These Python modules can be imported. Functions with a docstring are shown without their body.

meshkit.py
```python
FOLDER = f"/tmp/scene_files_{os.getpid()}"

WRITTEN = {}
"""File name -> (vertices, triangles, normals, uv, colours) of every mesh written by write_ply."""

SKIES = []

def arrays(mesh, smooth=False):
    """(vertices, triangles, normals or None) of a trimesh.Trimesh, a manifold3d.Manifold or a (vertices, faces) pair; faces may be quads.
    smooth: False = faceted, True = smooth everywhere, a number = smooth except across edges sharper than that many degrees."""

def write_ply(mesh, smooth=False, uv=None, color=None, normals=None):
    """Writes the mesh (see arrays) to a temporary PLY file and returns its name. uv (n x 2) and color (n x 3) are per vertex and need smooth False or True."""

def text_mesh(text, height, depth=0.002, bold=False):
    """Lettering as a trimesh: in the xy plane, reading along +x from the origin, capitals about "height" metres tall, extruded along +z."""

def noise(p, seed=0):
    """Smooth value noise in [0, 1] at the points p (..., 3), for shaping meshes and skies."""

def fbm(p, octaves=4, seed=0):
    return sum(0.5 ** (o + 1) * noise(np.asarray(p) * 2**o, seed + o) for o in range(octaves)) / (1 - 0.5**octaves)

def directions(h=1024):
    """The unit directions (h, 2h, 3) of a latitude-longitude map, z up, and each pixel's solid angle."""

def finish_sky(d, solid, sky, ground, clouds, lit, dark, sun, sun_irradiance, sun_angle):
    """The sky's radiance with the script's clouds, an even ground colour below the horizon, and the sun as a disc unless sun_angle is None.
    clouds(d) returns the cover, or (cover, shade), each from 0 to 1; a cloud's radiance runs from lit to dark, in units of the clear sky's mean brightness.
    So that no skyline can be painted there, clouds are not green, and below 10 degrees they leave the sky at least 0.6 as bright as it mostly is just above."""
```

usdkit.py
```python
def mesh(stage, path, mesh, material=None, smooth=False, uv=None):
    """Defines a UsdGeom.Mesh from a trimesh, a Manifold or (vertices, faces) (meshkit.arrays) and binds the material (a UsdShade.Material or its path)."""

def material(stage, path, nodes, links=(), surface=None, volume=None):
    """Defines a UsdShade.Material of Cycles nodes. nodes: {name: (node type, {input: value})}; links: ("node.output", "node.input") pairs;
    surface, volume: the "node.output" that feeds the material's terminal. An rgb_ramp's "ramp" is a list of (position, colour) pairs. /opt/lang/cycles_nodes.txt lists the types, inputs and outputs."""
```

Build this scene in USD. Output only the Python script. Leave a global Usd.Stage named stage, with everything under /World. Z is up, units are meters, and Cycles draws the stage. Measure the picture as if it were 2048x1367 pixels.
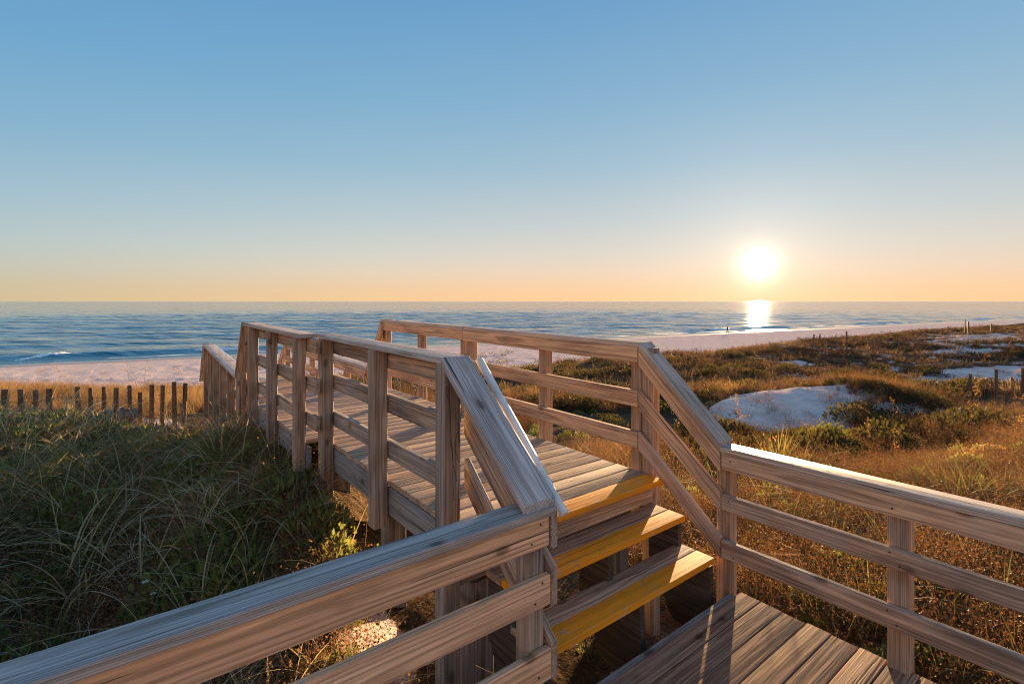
import math, random
import numpy as np
import usdkit, meshkit
from scipy.interpolate import RBFInterpolator
from pxr import Usd, UsdGeom, UsdLux, UsdShade, Gf, Sdf, Vt

# world: x = across the boardwalk (to the right), y = along it towards the sea, z up; camera over (0, 0)
stage = Usd.Stage.CreateInMemory()
UsdGeom.SetStageUpAxis(stage, "Z")
UsdGeom.SetStageMetersPerUnit(stage, 1.0)
UsdGeom.Xform.Define(stage, "/World")
UsdGeom.Scope.Define(stage, "/World/Looks")

# ---------------------------------------------------------------- camera, sky, sun
YAW = math.radians(37.95)
EYE = 1.80
FPX = 1018.0
cam = UsdGeom.Camera.Define(stage, "/World/camera")
cam.AddTranslateOp().Set(Gf.Vec3d(0, 0, EYE))
cam.AddRotateXYZOp().Set(Gf.Vec3f(90, 0, -math.degrees(YAW)))
cam.CreateHorizontalApertureAttr(36.0)
cam.CreateVerticalApertureAttr(24.03)
cam.CreateFocalLengthAttr(FPX / 2048 * 36)
cam.CreateVerticalApertureOffsetAttr(-81.5 / 2048 * 36)
cam.CreateClippingRangeAttr(Gf.Vec2f(0.05, 100000))
EXPO = 2.0
cam.CreateExposureAttr(EXPO)

SUN_AZ = YAW + math.atan(493 / FPX)
SUN_EL = math.radians(3.65)
SUN = np.array([math.sin(SUN_AZ) * math.cos(SUN_EL), math.cos(SUN_AZ) * math.cos(SUN_EL), math.sin(SUN_EL)])
sun = UsdLux.DistantLight.Define(stage, "/World/sun")
sun.CreateIntensityAttr(1.25)
sun.CreateAngleAttr(0.55)
sun.CreateNormalizeAttr(True)
sun.CreateColorAttr(Gf.Vec3f(1.0, 0.66, 0.34))
sun.AddRotateXYZOp().Set(Gf.Vec3f(math.degrees(math.pi / 2 - SUN_EL), 0, math.degrees(math.pi - SUN_AZ)))

def lin(c):
    return [((v / 255) / 12.92 if v / 255 < 0.04045 else ((v / 255 + 0.055) / 1.055) ** 2.4) for v in c]
SKY_GAIN = 0.055 * 2 ** EXPO
SKY_BANDS = [(-0.02, (251, 203, 152)), (0.0, (254, 207, 157)), (0.022, (248, 208, 166)), (0.055, (236, 214, 190)), (0.09, (220, 215, 204)), (0.15, (195, 207, 211)),
             (0.25, (159, 192, 212)), (0.36, (133, 179, 211)), (0.52, (106, 160, 206)), (0.75, (96, 146, 196)), (1.0, (92, 140, 190))]
sky_mat = usdkit.material(stage, "/World/Looks/sky_look", {
    "sky": ("sky_texture", {"sky_type": "single_scattering", "sun_disc": False, "sun_elevation": SUN_EL, "sun_rotation": SUN_AZ,
                            "altitude": 0.0, "air_density": 1.0, "aerosol_density": 0.05, "ozone_density": 2.0}),
    "soft": ("gamma", {"gamma": 0.6}),
    "geo": ("geometry", {}),
    "sep": ("separate_xyz", {}),
    "el": ("map_range", {"from_min": -0.02, "from_max": 1.0, "to_min": 0.0, "to_max": 1.0, "clamp": True}),
    "bands": ("rgb_ramp", {"ramp": [((p + 0.02) / 1.02, [v / SKY_GAIN for v in lin(c)]) for p, c in SKY_BANDS]}),
    "blend": ("mix_color", {"fac": 0.93, "use_clamp": False}),
    "dot": ("vector_math", {"math_type": "dot_product", "vector2": tuple(SUN)}),
    "acos": ("math", {"math_type": "arccosine"}),
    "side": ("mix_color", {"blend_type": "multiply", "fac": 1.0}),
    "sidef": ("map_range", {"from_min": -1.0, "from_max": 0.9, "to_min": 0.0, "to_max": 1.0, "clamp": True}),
    "sidec": ("rgb_ramp", {"ramp": [(0.0, (1.75, 1.12, 0.86)), (0.4, (1.15, 0.97, 0.9)), (0.68, (0.68, 0.87, 0.98)), (0.92, (0.97, 1.0, 1.0)), (1.0, (1.06, 1.02, 1.0))]}),  # low end: unseen sky behind camera, brightened and warmed as added fill on rails
    "w": ("math", {"math_type": "multiply", "value2": 1 / 0.0130}),
    "nw": ("math", {"math_type": "multiply", "value2": -1.0}),
    "ew": ("math", {"math_type": "exponent"}),
    "gw": ("math", {"math_type": "multiply", "value2": 3.8 / SKY_GAIN}),
    "h": ("math", {"math_type": "multiply", "value2": -1 / 0.12}),
    "eh": ("math", {"math_type": "exponent"}),
    "gh": ("math", {"math_type": "multiply", "value2": 0.34 / SKY_GAIN}),
    "cw": ("vector_math", {"math_type": "scale", "vector1": (1.0, 0.86, 0.62)}),
    "ch": ("vector_math", {"math_type": "scale", "vector1": (1.0, 0.74, 0.50)}),
    "a1": ("vector_math", {"math_type": "add"}),
    "a2": ("vector_math", {"math_type": "add"}),
    "bg": ("background_shader", {"strength": 0.055}),
}, [("sky.color", "soft.color"), ("soft.color", "blend.a"), ("geo.position", "sep.vector"), ("sep.z", "el.value"), ("el.result", "bands.fac"),
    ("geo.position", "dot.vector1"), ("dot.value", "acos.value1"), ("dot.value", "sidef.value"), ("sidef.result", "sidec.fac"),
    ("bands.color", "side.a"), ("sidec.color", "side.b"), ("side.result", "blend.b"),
    ("acos.value", "w.value1"), ("w.value", "nw.value1"), ("nw.value", "ew.value1"), ("ew.value", "gw.value1"), ("gw.value", "cw.scale"),
    ("acos.value", "h.value1"), ("h.value", "eh.value1"), ("eh.value", "gh.value1"), ("gh.value", "ch.scale"),
    ("blend.result", "a1.vector1"), ("cw.vector", "a1.vector2"), ("a1.vector", "a2.vector1"), ("ch.vector", "a2.vector2"), ("a2.vector", "bg.color")],
    surface="bg.background")
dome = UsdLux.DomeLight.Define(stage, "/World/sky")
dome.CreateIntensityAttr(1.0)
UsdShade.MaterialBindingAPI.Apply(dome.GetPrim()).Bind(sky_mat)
dome.GetPrim().SetCustomDataByKey("kind", "structure")
dome.GetPrim().SetCustomDataByKey("label", "clear evening sky, blue above and orange at the sea horizon")

# ---------------------------------------------------------------- helpers
NUM = {}


def fresh_path(name, parent="/World"):
    k = NUM.get((parent, name), 0)
    NUM[(parent, name)] = k + 1
    return f"{parent}/{name}" + (f"_{k:03d}" if k else "")


def tell(prim, label=None, category=None, group=None, kind=None):
    prim = prim.GetPrim() if hasattr(prim, "GetPrim") else prim
    for k, v in (("label", label), ("category", category), ("group", group), ("kind", kind)):
        if v:
            prim.SetCustomDataByKey(k, v)
    return prim


def thing(name, label, category, loc=(0, 0, 0), rotz=0.0, group=None):
    x = UsdGeom.Xform.Define(stage, fresh_path(name))
    x.AddTranslateOp().Set(Gf.Vec3d(*map(float, loc)))
    x.AddRotateZOp().Set(float(math.degrees(rotz)))
    tell(x, label, category, group)
    return str(x.GetPath())


def put(name, mesh, mat, parent="/World", smooth=False, primvars=None, label=None):
    m = usdkit.mesh(stage, fresh_path(name, parent), mesh, mat, smooth=smooth)
    for k, a in (primvars or {}).items():
        a = np.asarray(a, np.float32)
        api = UsdGeom.PrimvarsAPI(m)
        if a.ndim == 1:
            api.CreatePrimvar(k, Sdf.ValueTypeNames.FloatArray, "vertex").Set(Vt.FloatArray.FromNumpy(a))
        else:
            api.CreatePrimvar(k, Sdf.ValueTypeNames.Float3Array, "vertex").Set(Vt.Vec3fArray.FromNumpy(a))
    if label:
        tell(m, label)
    return m


def copy_of(source, loc, rotz=0.0, scale=1.0, label=None, group=None, category=None):
    name = source.split("/")[-1].rstrip("0123456789").rstrip("_")
    x = UsdGeom.Xform.Define(stage, fresh_path(name))
    x.GetPrim().GetReferences().AddInternalReference(source)
    x.ClearXformOpOrder()
    x.AddTranslateOp(opSuffix="at").Set(Gf.Vec3d(*map(float, loc)))
    x.AddRotateZOp(opSuffix="turn").Set(float(math.degrees(rotz)))
    x.AddScaleOp(opSuffix="size").Set(Gf.Vec3f(*([float(scale)] * 3 if np.ndim(scale) == 0 else map(float, scale))))
    x.GetPrim().SetInstanceable(True)
    tell(x, label, category, group)
    return x


def to_world(X, D):
    c, s = math.cos(YAW), math.sin(YAW)
    return X * c + D * s, -X * s + D * c


def to_cam(x, y):
    c, s = math.cos(YAW), math.sin(YAW)
    return x * c - y * s, x * s + y * c


def at(px, D):
    return to_world((px - 1024.0) / FPX * D, D)


def fbm(x, y, seed=0, octaves=4):
    return meshkit.fbm(np.stack([np.asarray(x, float), np.asarray(y, float), np.zeros_like(np.asarray(x, float)) + 0.37], -1), octaves, seed)


# ---------------------------------------------------------------- materials
def wood(name, dark, mid, grey, paint=None, relief=0.6, fine=90.0, rough=0.75, streak=1.0, ring=105.0, ring_fac=0.72, stained=0.85, spec=0.25):
    """Weathered timber: streaks and fine grain run along the board (primvar grain: along, across, thickness)."""
    n = {
        "g": ("attribute", {"attribute": "grain"}),
        "tint": ("attribute", {"attribute": "tint"}),
        "wm": ("mapping", {"mapping_type": "point", "scale": (0.8, 4.0, 4.0)}),
        "wn": ("noise_texture", {"scale": 1.0, "detail": 2.0}),
        "wo": ("vector_math", {"math_type": "scale", "scale": 0.022}),
        "wa": ("vector_math", {"math_type": "add"}),
        "m1": ("mapping", {"mapping_type": "point", "scale": (0.8, 26.0, 26.0)}),
        "n1": ("noise_texture", {"scale": 1.0, "detail": 5.0, "roughness": 0.6}),
        "m2": ("mapping", {"mapping_type": "point", "scale": (2.2, fine, fine)}),
        "n2": ("noise_texture", {"scale": 1.0, "detail": 3.0, "roughness": 0.65}),
        "m3": ("mapping", {"mapping_type": "point", "scale": (0.8, 62.0, 62.0)}),
        "n3": ("noise_texture", {"scale": 1.0, "detail": 2.0, "roughness": 0.5, "distortion": 0.3}),
        "crack": ("rgb_ramp", {"ramp": [(0.0, (0, 0, 0)), (0.29, (0.06, 0.05, 0.04)), (0.325, (1, 1, 1)), (1.0, (1, 1, 1))]}),
        "mk": ("mapping", {"mapping_type": "point", "scale": (4.2, 8.0, 0.0)}),
        "vk": ("voronoi_texture", {"scale": 1.0, "randomness": 1.0}),
        "vsep": ("separate_color", {}), "vgt": ("math", {"math_type": "greater_than", "value2": 0.45}), "vadd": ("math", {"math_type": "add"}),
        "knot": ("rgb_ramp", {"ramp": [(0.0, (0.22, 0.2, 0.18)), (0.11, (0.34, 0.29, 0.26)), (0.16, (0.78, 0.73, 0.69)), (0.25, (1, 1, 1)), (1.0, (1, 1, 1))]}),
        "n5": ("noise_texture", {"scale": 3.0, "detail": 4.0, "roughness": 0.6}),
        "c1": ("rgb_ramp", {"ramp": [(0.18, dark), (0.5, mid), (0.8, tuple(min(1, v * 1.22) for v in mid))]}),
        "age": ("math", {"math_type": "add"}),
        "ager": ("map_range", {"from_min": 0.75, "from_max": 1.35, "to_min": 0.0, "to_max": 1.0, "clamp": True}),
        "c2": ("mix_color", {}),
        "f2": ("map_range", {"from_min": 0.3, "from_max": 0.7, "to_min": 1.0 - 0.46 * streak, "to_max": 1.2, "clamp": True}),
        "c3": ("mix_color", {"blend_type": "multiply", "fac": 1.0}),
        "c4": ("mix_color", {"blend_type": "multiply", "fac": min(1.0, 0.9 * streak)}),
        "c5": ("mix_color", {"blend_type": "multiply", "fac": 0.8}),
        "ms": ("mapping", {"mapping_type": "point", "scale": (1.3, 6.0, 6.0)}),
        "ns": ("noise_texture", {"scale": 1.0, "detail": 5.0, "roughness": 0.62}),
        "stain": ("rgb_ramp", {"ramp": [(0.0, (0.50, 0.47, 0.46)), (0.38, (0.62, 0.60, 0.60)), (0.52, (1, 1, 1)), (1.0, (1.06, 1.05, 1.04))]}),
        "c46": ("mix_color", {"blend_type": "multiply", "fac": stained}),
        "pith": ("attribute", {"attribute": "pith"}),
        "pm": ("mapping", {"mapping_type": "point", "scale": (0.0, 1.0, 1.0)}),
        "pn": ("noise_texture", {"scale": 1.0, "detail": 3.0, "roughness": 0.55}),
        "pmn": ("mapping", {"mapping_type": "point", "scale": (0.8, 4.0, 4.0)}),
        "ps": ("math", {"math_type": "multiply", "value2": 0.028}),
        "pl": ("vector_math", {"math_type": "length"}),
        "pa": ("math", {"math_type": "add"}),
        "pf": ("math", {"math_type": "multiply", "value2": ring}),
        "pfr": ("math", {"math_type": "fraction"}),
        "ringc": ("rgb_ramp", {"ramp": [(0.0, (0.64, 0.60, 0.57)), (0.16, (1.1, 1.1, 1.1)), (0.6, (1.05, 1.05, 1.05)), (0.85, (0.52, 0.47, 0.43)), (1.0, (0.64, 0.60, 0.57))]}),
        "c45": ("mix_color", {"blend_type": "multiply", "fac": ring_fac}),
        "hr": ("math", {"math_type": "multiply_add", "value2": -0.35}),
        "hs": ("math", {"math_type": "multiply_add", "value2": 0.6}),
        "hc": ("math", {"math_type": "multiply_add", "value2": 0.9}),
        "b": ("bump", {"strength": relief, "distance": 0.006}),
        "p": ("principled_bsdf", {"roughness": rough, "specular_ior_level": spec}),
    }
    l = [("g.vector", "wm.vector"), ("wm.vector", "wn.vector"), ("wn.color", "wo.vector1"), ("g.vector", "wa.vector1"), ("wo.vector", "wa.vector2"),
         ("wa.vector", "m1.vector"), ("m1.vector", "n1.vector"), ("wa.vector", "m2.vector"), ("m2.vector", "n2.vector"),
         ("wa.vector", "m3.vector"), ("m3.vector", "n3.vector"), ("n3.fac", "crack.fac"), ("pith.vector", "mk.vector"), ("mk.vector", "vk.vector"), ("vk.color", "vsep.color"), ("vsep.r", "vgt.value1"), ("vk.distance", "vadd.value1"), ("vgt.value", "vadd.value2"), ("vadd.value", "knot.fac"),
         ("g.vector", "n5.vector"), ("n1.fac", "c1.fac"), ("n5.fac", "age.value1"), ("tint.fac", "age.value2"), ("age.value", "ager.value"),
         ("ager.result", "c2.fac"), ("c1.color", "c2.a"), ("n2.fac", "f2.value"), ("c2.result", "c3.a"), ("f2.result", "c3.b"),
         ("c3.result", "c4.a"), ("crack.color", "c4.b"), ("c4.result", "c45.a"), ("ringc.color", "c45.b"), ("c45.result", "c46.a"), ("g.vector", "ms.vector"), ("ms.vector", "ns.vector"), ("ns.fac", "stain.fac"), ("stain.color", "c46.b"), ("c46.result", "c5.a"), ("pith.vector", "pm.vector"), ("pm.vector", "pl.vector1"), ("wa.vector", "pmn.vector"), ("pmn.vector", "pn.vector"), ("pn.fac", "ps.value1"), ("pl.value", "pa.value1"), ("ps.value", "pa.value2"), ("pa.value", "pf.value1"), ("pf.value", "pfr.value1"), ("pfr.value", "ringc.fac"), ("pfr.value", "hr.value1"), ("hs.value", "hr.value3"), ("knot.color", "c5.b"),
         ("n2.fac", "hs.value1"), ("n1.fac", "hs.value3"), ("crack.color", "hc.value1"), ("hr.value", "hc.value3"), ("hc.value", "b.height"),
         ("b.normal", "p.normal")]
    n["cg"] = ("rgb_ramp", {"ramp": [(0.25, tuple(v * 0.6 for v in grey)), (0.75, tuple(min(1, v * 1.2) for v in grey))]})
    l += [("n1.fac", "cg.fac"), ("cg.color", "c2.b")]
    out = "c5.result"
    if paint:
        n["np"] = ("noise_texture", {"scale": 7.0, "detail": 8.0, "roughness": 0.72})
        n["mp"] = ("mapping", {"mapping_type": "point", "scale": (1.0, 2.6, 2.6)})
        n["worn"] = ("rgb_ramp", {"ramp": [(0.0, (1, 1, 1)), (0.55, (1, 1, 1)), (0.60, (0.55, 0.55, 0.55)), (0.68, (0.12, 0.12, 0.12)), (1.0, (0, 0, 0))]})
        n["pc"] = ("rgb_ramp", {"ramp": [(0.3, tuple(v * 0.72 for v in paint)), (0.7, paint)]})
        n["c6"] = ("mix_color", {})
        n["c7"] = ("mix_color", {"blend_type": "multiply", "fac": 0.4})
        l += [("g.vector", "mp.vector"), ("mp.vector", "np.vector"), ("np.fac", "worn.fac"), ("worn.color", "c6.fac"), ("c5.result", "c6.a"), ("n1.fac", "pc.fac"), ("pc.color", "c7.a"), ("crack.color", "c7.b"), ("c7.result", "c6.b")]
        out = "c6.result"
    l.append((out, "p.base_color"))
    return usdkit.material(stage, f"/World/Looks/{name}", n, l, surface="p.BSDF")


RAIL = wood("rail_wood", (0.38, 0.215, 0.12), (0.62, 0.385, 0.235), (0.44, 0.365, 0.32), streak=0.85, ring=120.0)
PINE = wood("golden_rail_wood", (0.60, 0.30, 0.16), (0.90, 0.50, 0.29), (0.76, 0.49, 0.34), streak=0.8, stained=0.3, ring=95.0, ring_fac=0.6)
CAP = wood("cap_wood", (0.38, 0.285, 0.225), (0.58, 0.46, 0.38), (0.57, 0.50, 0.48), relief=0.7, fine=130.0, streak=0.95, rough=0.55, ring=170.0, stained=0.6)
POST = wood("post_wood", (0.27, 0.175, 0.115), (0.47, 0.315, 0.215), (0.39, 0.325, 0.285), streak=0.9, ring=130.0)
DECK = wood("deck_wood", (0.34, 0.205, 0.125), (0.58, 0.37, 0.235), (0.51, 0.395, 0.315), relief=0.9, fine=90.0, streak=1.0, rough=0.65, ring=150.0, stained=0.6)
LANDING = wood("landing_wood", (0.19, 0.088, 0.05), (0.40, 0.21, 0.12), (0.33, 0.205, 0.145), relief=0.8, fine=90.0, streak=1.0, rough=0.75, ring=150.0, stained=0.55, spec=0.06)
BEAM = wood("beam_wood", (0.17, 0.135, 0.11), (0.34, 0.28, 0.24), (0.35, 0.33, 0.33))
DARKBEAM = wood("shaded_beam_wood", (0.04, 0.03, 0.024), (0.09, 0.068, 0.052), (0.085, 0.075, 0.07))  # darker copy of the beam wood: shade under the stairs put into its colour
DARKWOOD = wood("lath_wood", (0.10, 0.06, 0.04), (0.22, 0.13, 0.088), (0.22, 0.165, 0.135))
YELLOW = wood("yellow_painted_wood", (0.34, 0.23, 0.16), (0.56, 0.42, 0.31), (0.58, 0.50, 0.42), paint=(0.90, 0.32, 0.012), relief=0.6, rough=0.6)

PVC = usdkit.material(stage, "/World/Looks/white_plastic", {
    "t": ("geometry", {}), "n": ("noise_texture", {"scale": 14.0, "detail": 4.0}),
    "c": ("rgb_ramp", {"ramp": [(0.3, (0.60, 0.58, 0.55)), (0.6, (0.78, 0.77, 0.75))]}),
    "p": ("principled_bsdf", {"roughness": 0.32}),
}, [("t.position", "n.vector"), ("n.fac", "c.fac"), ("c.color", "p.base_color")], surface="p.BSDF")
WIRE = usdkit.material(stage, "/World/Looks/wire", {"p": ("principled_bsdf", {"base_color": (0.10, 0.075, 0.06), "roughness": 0.6, "metallic": 0.4})}, [], surface="p.BSDF")
NAIL = usdkit.material(stage, "/World/Looks/rusty_nail", {"p": ("principled_bsdf", {"base_color": (0.045, 0.03, 0.025), "roughness": 0.7, "metallic": 0.3})}, [], surface="p.BSDF")


# ---------------------------------------------------------------- timber
RNG = np.random.default_rng(7)
PEGS = {}


def board(parent, name, p0, p1, w, t, mat, up=(0, 0, 1), vertical_cut=False, tint=None, warp=0.0025, chamfer=0.004, step=0.14, label=None, skew0=0.0, skew1=0.0):
    """A board from p0 to p1 (centre line): w across, t along up. skew0/skew1 mitre the ends (metres of length per metre across)."""
    p0, p1, up = np.array(p0, float), np.array(p1, float), np.array(up, float)
    d = p1 - p0
    L = np.linalg.norm(d)
    d /= L
    side = np.cross(d, up)
    side /= np.linalg.norm(side)
    n = np.cross(side, d)
    c = min(chamfer, 0.3 * min(w, t))
    a, b = w / 2, t / 2
    prof = np.array([(-a, -b + c), (-a + c, -b), (a - c, -b), (a, -b + c), (a, b - c), (a - c, b), (-a + c, b), (-a, b - c)])
    k = max(2, int(L / step) + 1)
    s = np.linspace(0, L, k)
    s = np.insert(np.append(s, L), 0, 0.0)
    shrink = np.ones(len(s))
    shrink[[0, -1]] = 0
    off = RNG.random(3) * 40
    amp = min(warp, 0.02 * L)
    wob = amp * (fbm(s * 1.3 + off[0], s * 0 + off[1], 3, 2) - 0.5) * 2.2
    wob2 = amp * (fbm(s * 1.1 + off[1], s * 0 + off[2], 5, 2) - 0.5) * 2.2
    edge = 0.0022 * (fbm(np.repeat(s[:, None], 8, 1) * 9 + off[0], np.tile(np.arange(8) * 3.1, (len(s), 1)), 11, 2) - 0.5)
    V, G, P_ = [], [], []
    pc = np.array([(RNG.random() - 0.5) * 0.12, -(0.03 + 0.16 * RNG.random()) * (1 if RNG.random() < 0.8 else -1)])
    flat = w >= t
    hd = math.hypot(d[0], d[1])
    for i, si in enumerate(s):
        q = prof.copy()
        if not shrink[i]:
            q = q - np.sign(q) * c * 0.8
        q = q * (1 + edge[i][:, None] / max(0.02, min(w, t)))
        along = np.full(8, si)
        f0, f1 = 1 - si / L, si / L
        if vertical_cut and abs(d[2]) > 1e-6:
            along = along - q[:, 1] * (n[0] * d[0] + n[1] * d[1]) / max(hd * hd, 1e-6) * (1.0 if i in (0, 1, len(s) - 1, len(s) - 2) else 0.0)
        if skew0 and i < 2:
            along = along + skew0 * q[:, 0]
        if skew1 and i > len(s) - 3:
            along = along + skew1 * q[:, 0]
        if i == 1:
            along = along + c * 0.8
        if i == len(s) - 2:
            along = along - c * 0.8
        V.append(p0 + along[:, None] * d + (q[:, 0] + wob[i])[:, None] * side + (q[:, 1] + wob2[i])[:, None] * n)
        qq = q if flat else q[:, ::-1]
        P_.append(np.stack([along + off[0], qq[:, 0] - pc[0], qq[:, 1] - pc[1]], -1))
        G.append(np.stack([along + off[0], q[:, 0] + off[1], q[:, 1] + off[2]], -1))
    V, G, P_, m = np.concatenate(V), np.concatenate(G), np.concatenate(P_), len(s)
    F = []
    for i in range(m - 1):
        for j in range(8):
            u, v = i * 8 + j, i * 8 + (j + 1) % 8
            F += [(u, v, v + 8), (u, v + 8, u + 8)]
    for j in range(1, 7):
        F += [(0, j + 1, j), ((m - 1) * 8, (m - 1) * 8 + j, (m - 1) * 8 + j + 1)]
    F = np.array(F)
    if np.dot(np.cross(V[F[0][1]] - V[F[0][0]], V[F[0][2]] - V[F[0][0]]), V[F[0]].mean(0) - V[:8].mean(0)) < 0:
        F = F[:, ::-1]
    tv = RNG.random() * 0.7 + 0.1 if tint is None else tint + RNG.normal() * 0.06
    # split vertices for crisp faces while keeping the primvars
    m_ = usdkit.mesh(stage, fresh_path(name, parent), (V[F].reshape(-1, 3), np.arange(F.size).reshape(-1, 3)), mat)
    api = UsdGeom.PrimvarsAPI(m_)
    api.CreatePrimvar("grain", Sdf.ValueTypeNames.Float3Array, "vertex").Set(Vt.Vec3fArray.FromNumpy(G[F].reshape(-1, 3).astype(np.float32)))
    api.CreatePrimvar("pith", Sdf.ValueTypeNames.Float3Array, "vertex").Set(Vt.Vec3fArray.FromNumpy(P_[F].reshape(-1, 3).astype(np.float32)))
    api.CreatePrimvar("tint", Sdf.ValueTypeNames.FloatArray, "vertex").Set(Vt.FloatArray.FromNumpy(np.full(F.size, tv, np.float32)))
    if label:
        tell(m_, label)
    return m_


def post(parent, x, y, z0, z1, wx=0.09, wy=0.09, mat=None, name="post", lean=0.006, label=None, tint=None):
    j = RNG.normal(size=2) * lean
    return board(parent, name, (x + j[0], y + j[1], z0), (x, y, z1), wx, wy, mat or POST, up=(0, 1, 0), chamfer=0.005, step=0.18, label=label, tint=tint)


def tube(points, r, sides=10, closed_ends=True):
    p = np.asarray(points, float)
    t = np.gradient(p, axis=0)
    t /= np.linalg.norm(t, axis=1, keepdims=True)
    a = np.cross(t, np.where(np.abs(t[:, 2:]) < 0.9, [0, 0, 1.0], [1.0, 0, 0]))
    a /= np.linalg.norm(a, axis=1, keepdims=True)
    b = np.cross(t, a)
    ang = np.arange(sides) * 2 * np.pi / sides
    r = np.broadcast_to(r, (len(p),))
    v = (p[:, None] + r[:, None, None] * (np.cos(ang)[None, :, None] * a[:, None] + np.sin(ang)[None, :, None] * b[:, None])).reshape(-1, 3)
    i, j = np.meshgrid(np.arange(len(p) - 1), np.arange(sides), indexing="ij")
    q = np.stack([i * sides + j, i * sides + (j + 1) % sides, (i + 1) * sides + (j + 1) % sides, (i + 1) * sides + j], -1).reshape(-1, 4)
    f = np.vstack([q[:, [0, 1, 2]], q[:, [0, 2, 3]]])
    if closed_ends:
        e = (len(p) - 1) * sides
        f = np.vstack([f, [(0, k + 1, k) for k in range(1, sides - 1)], [(e, e + k, e + k + 1) for k in range(1, sides - 1)]])
    return v, f


def merge(parts):
    vs, fs, n = [], [], 0
    for v, f in parts:
        vs.append(v)
        fs.append(np.asarray(f) + n)
        n += len(v)
    return np.vstack(vs), np.vstack(fs)


def nails(parent, spots, axis, r=0.005, name="nail"):
    """Rusty nail heads, each a little disc proud of the board."""
    axis = np.asarray(axis, float)
    for s in spots:
        s = np.asarray(s, float)
        put(name, tube([s - axis * 0.004, s + axis * 0.0015], r, 7), NAIL, parent)


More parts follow.
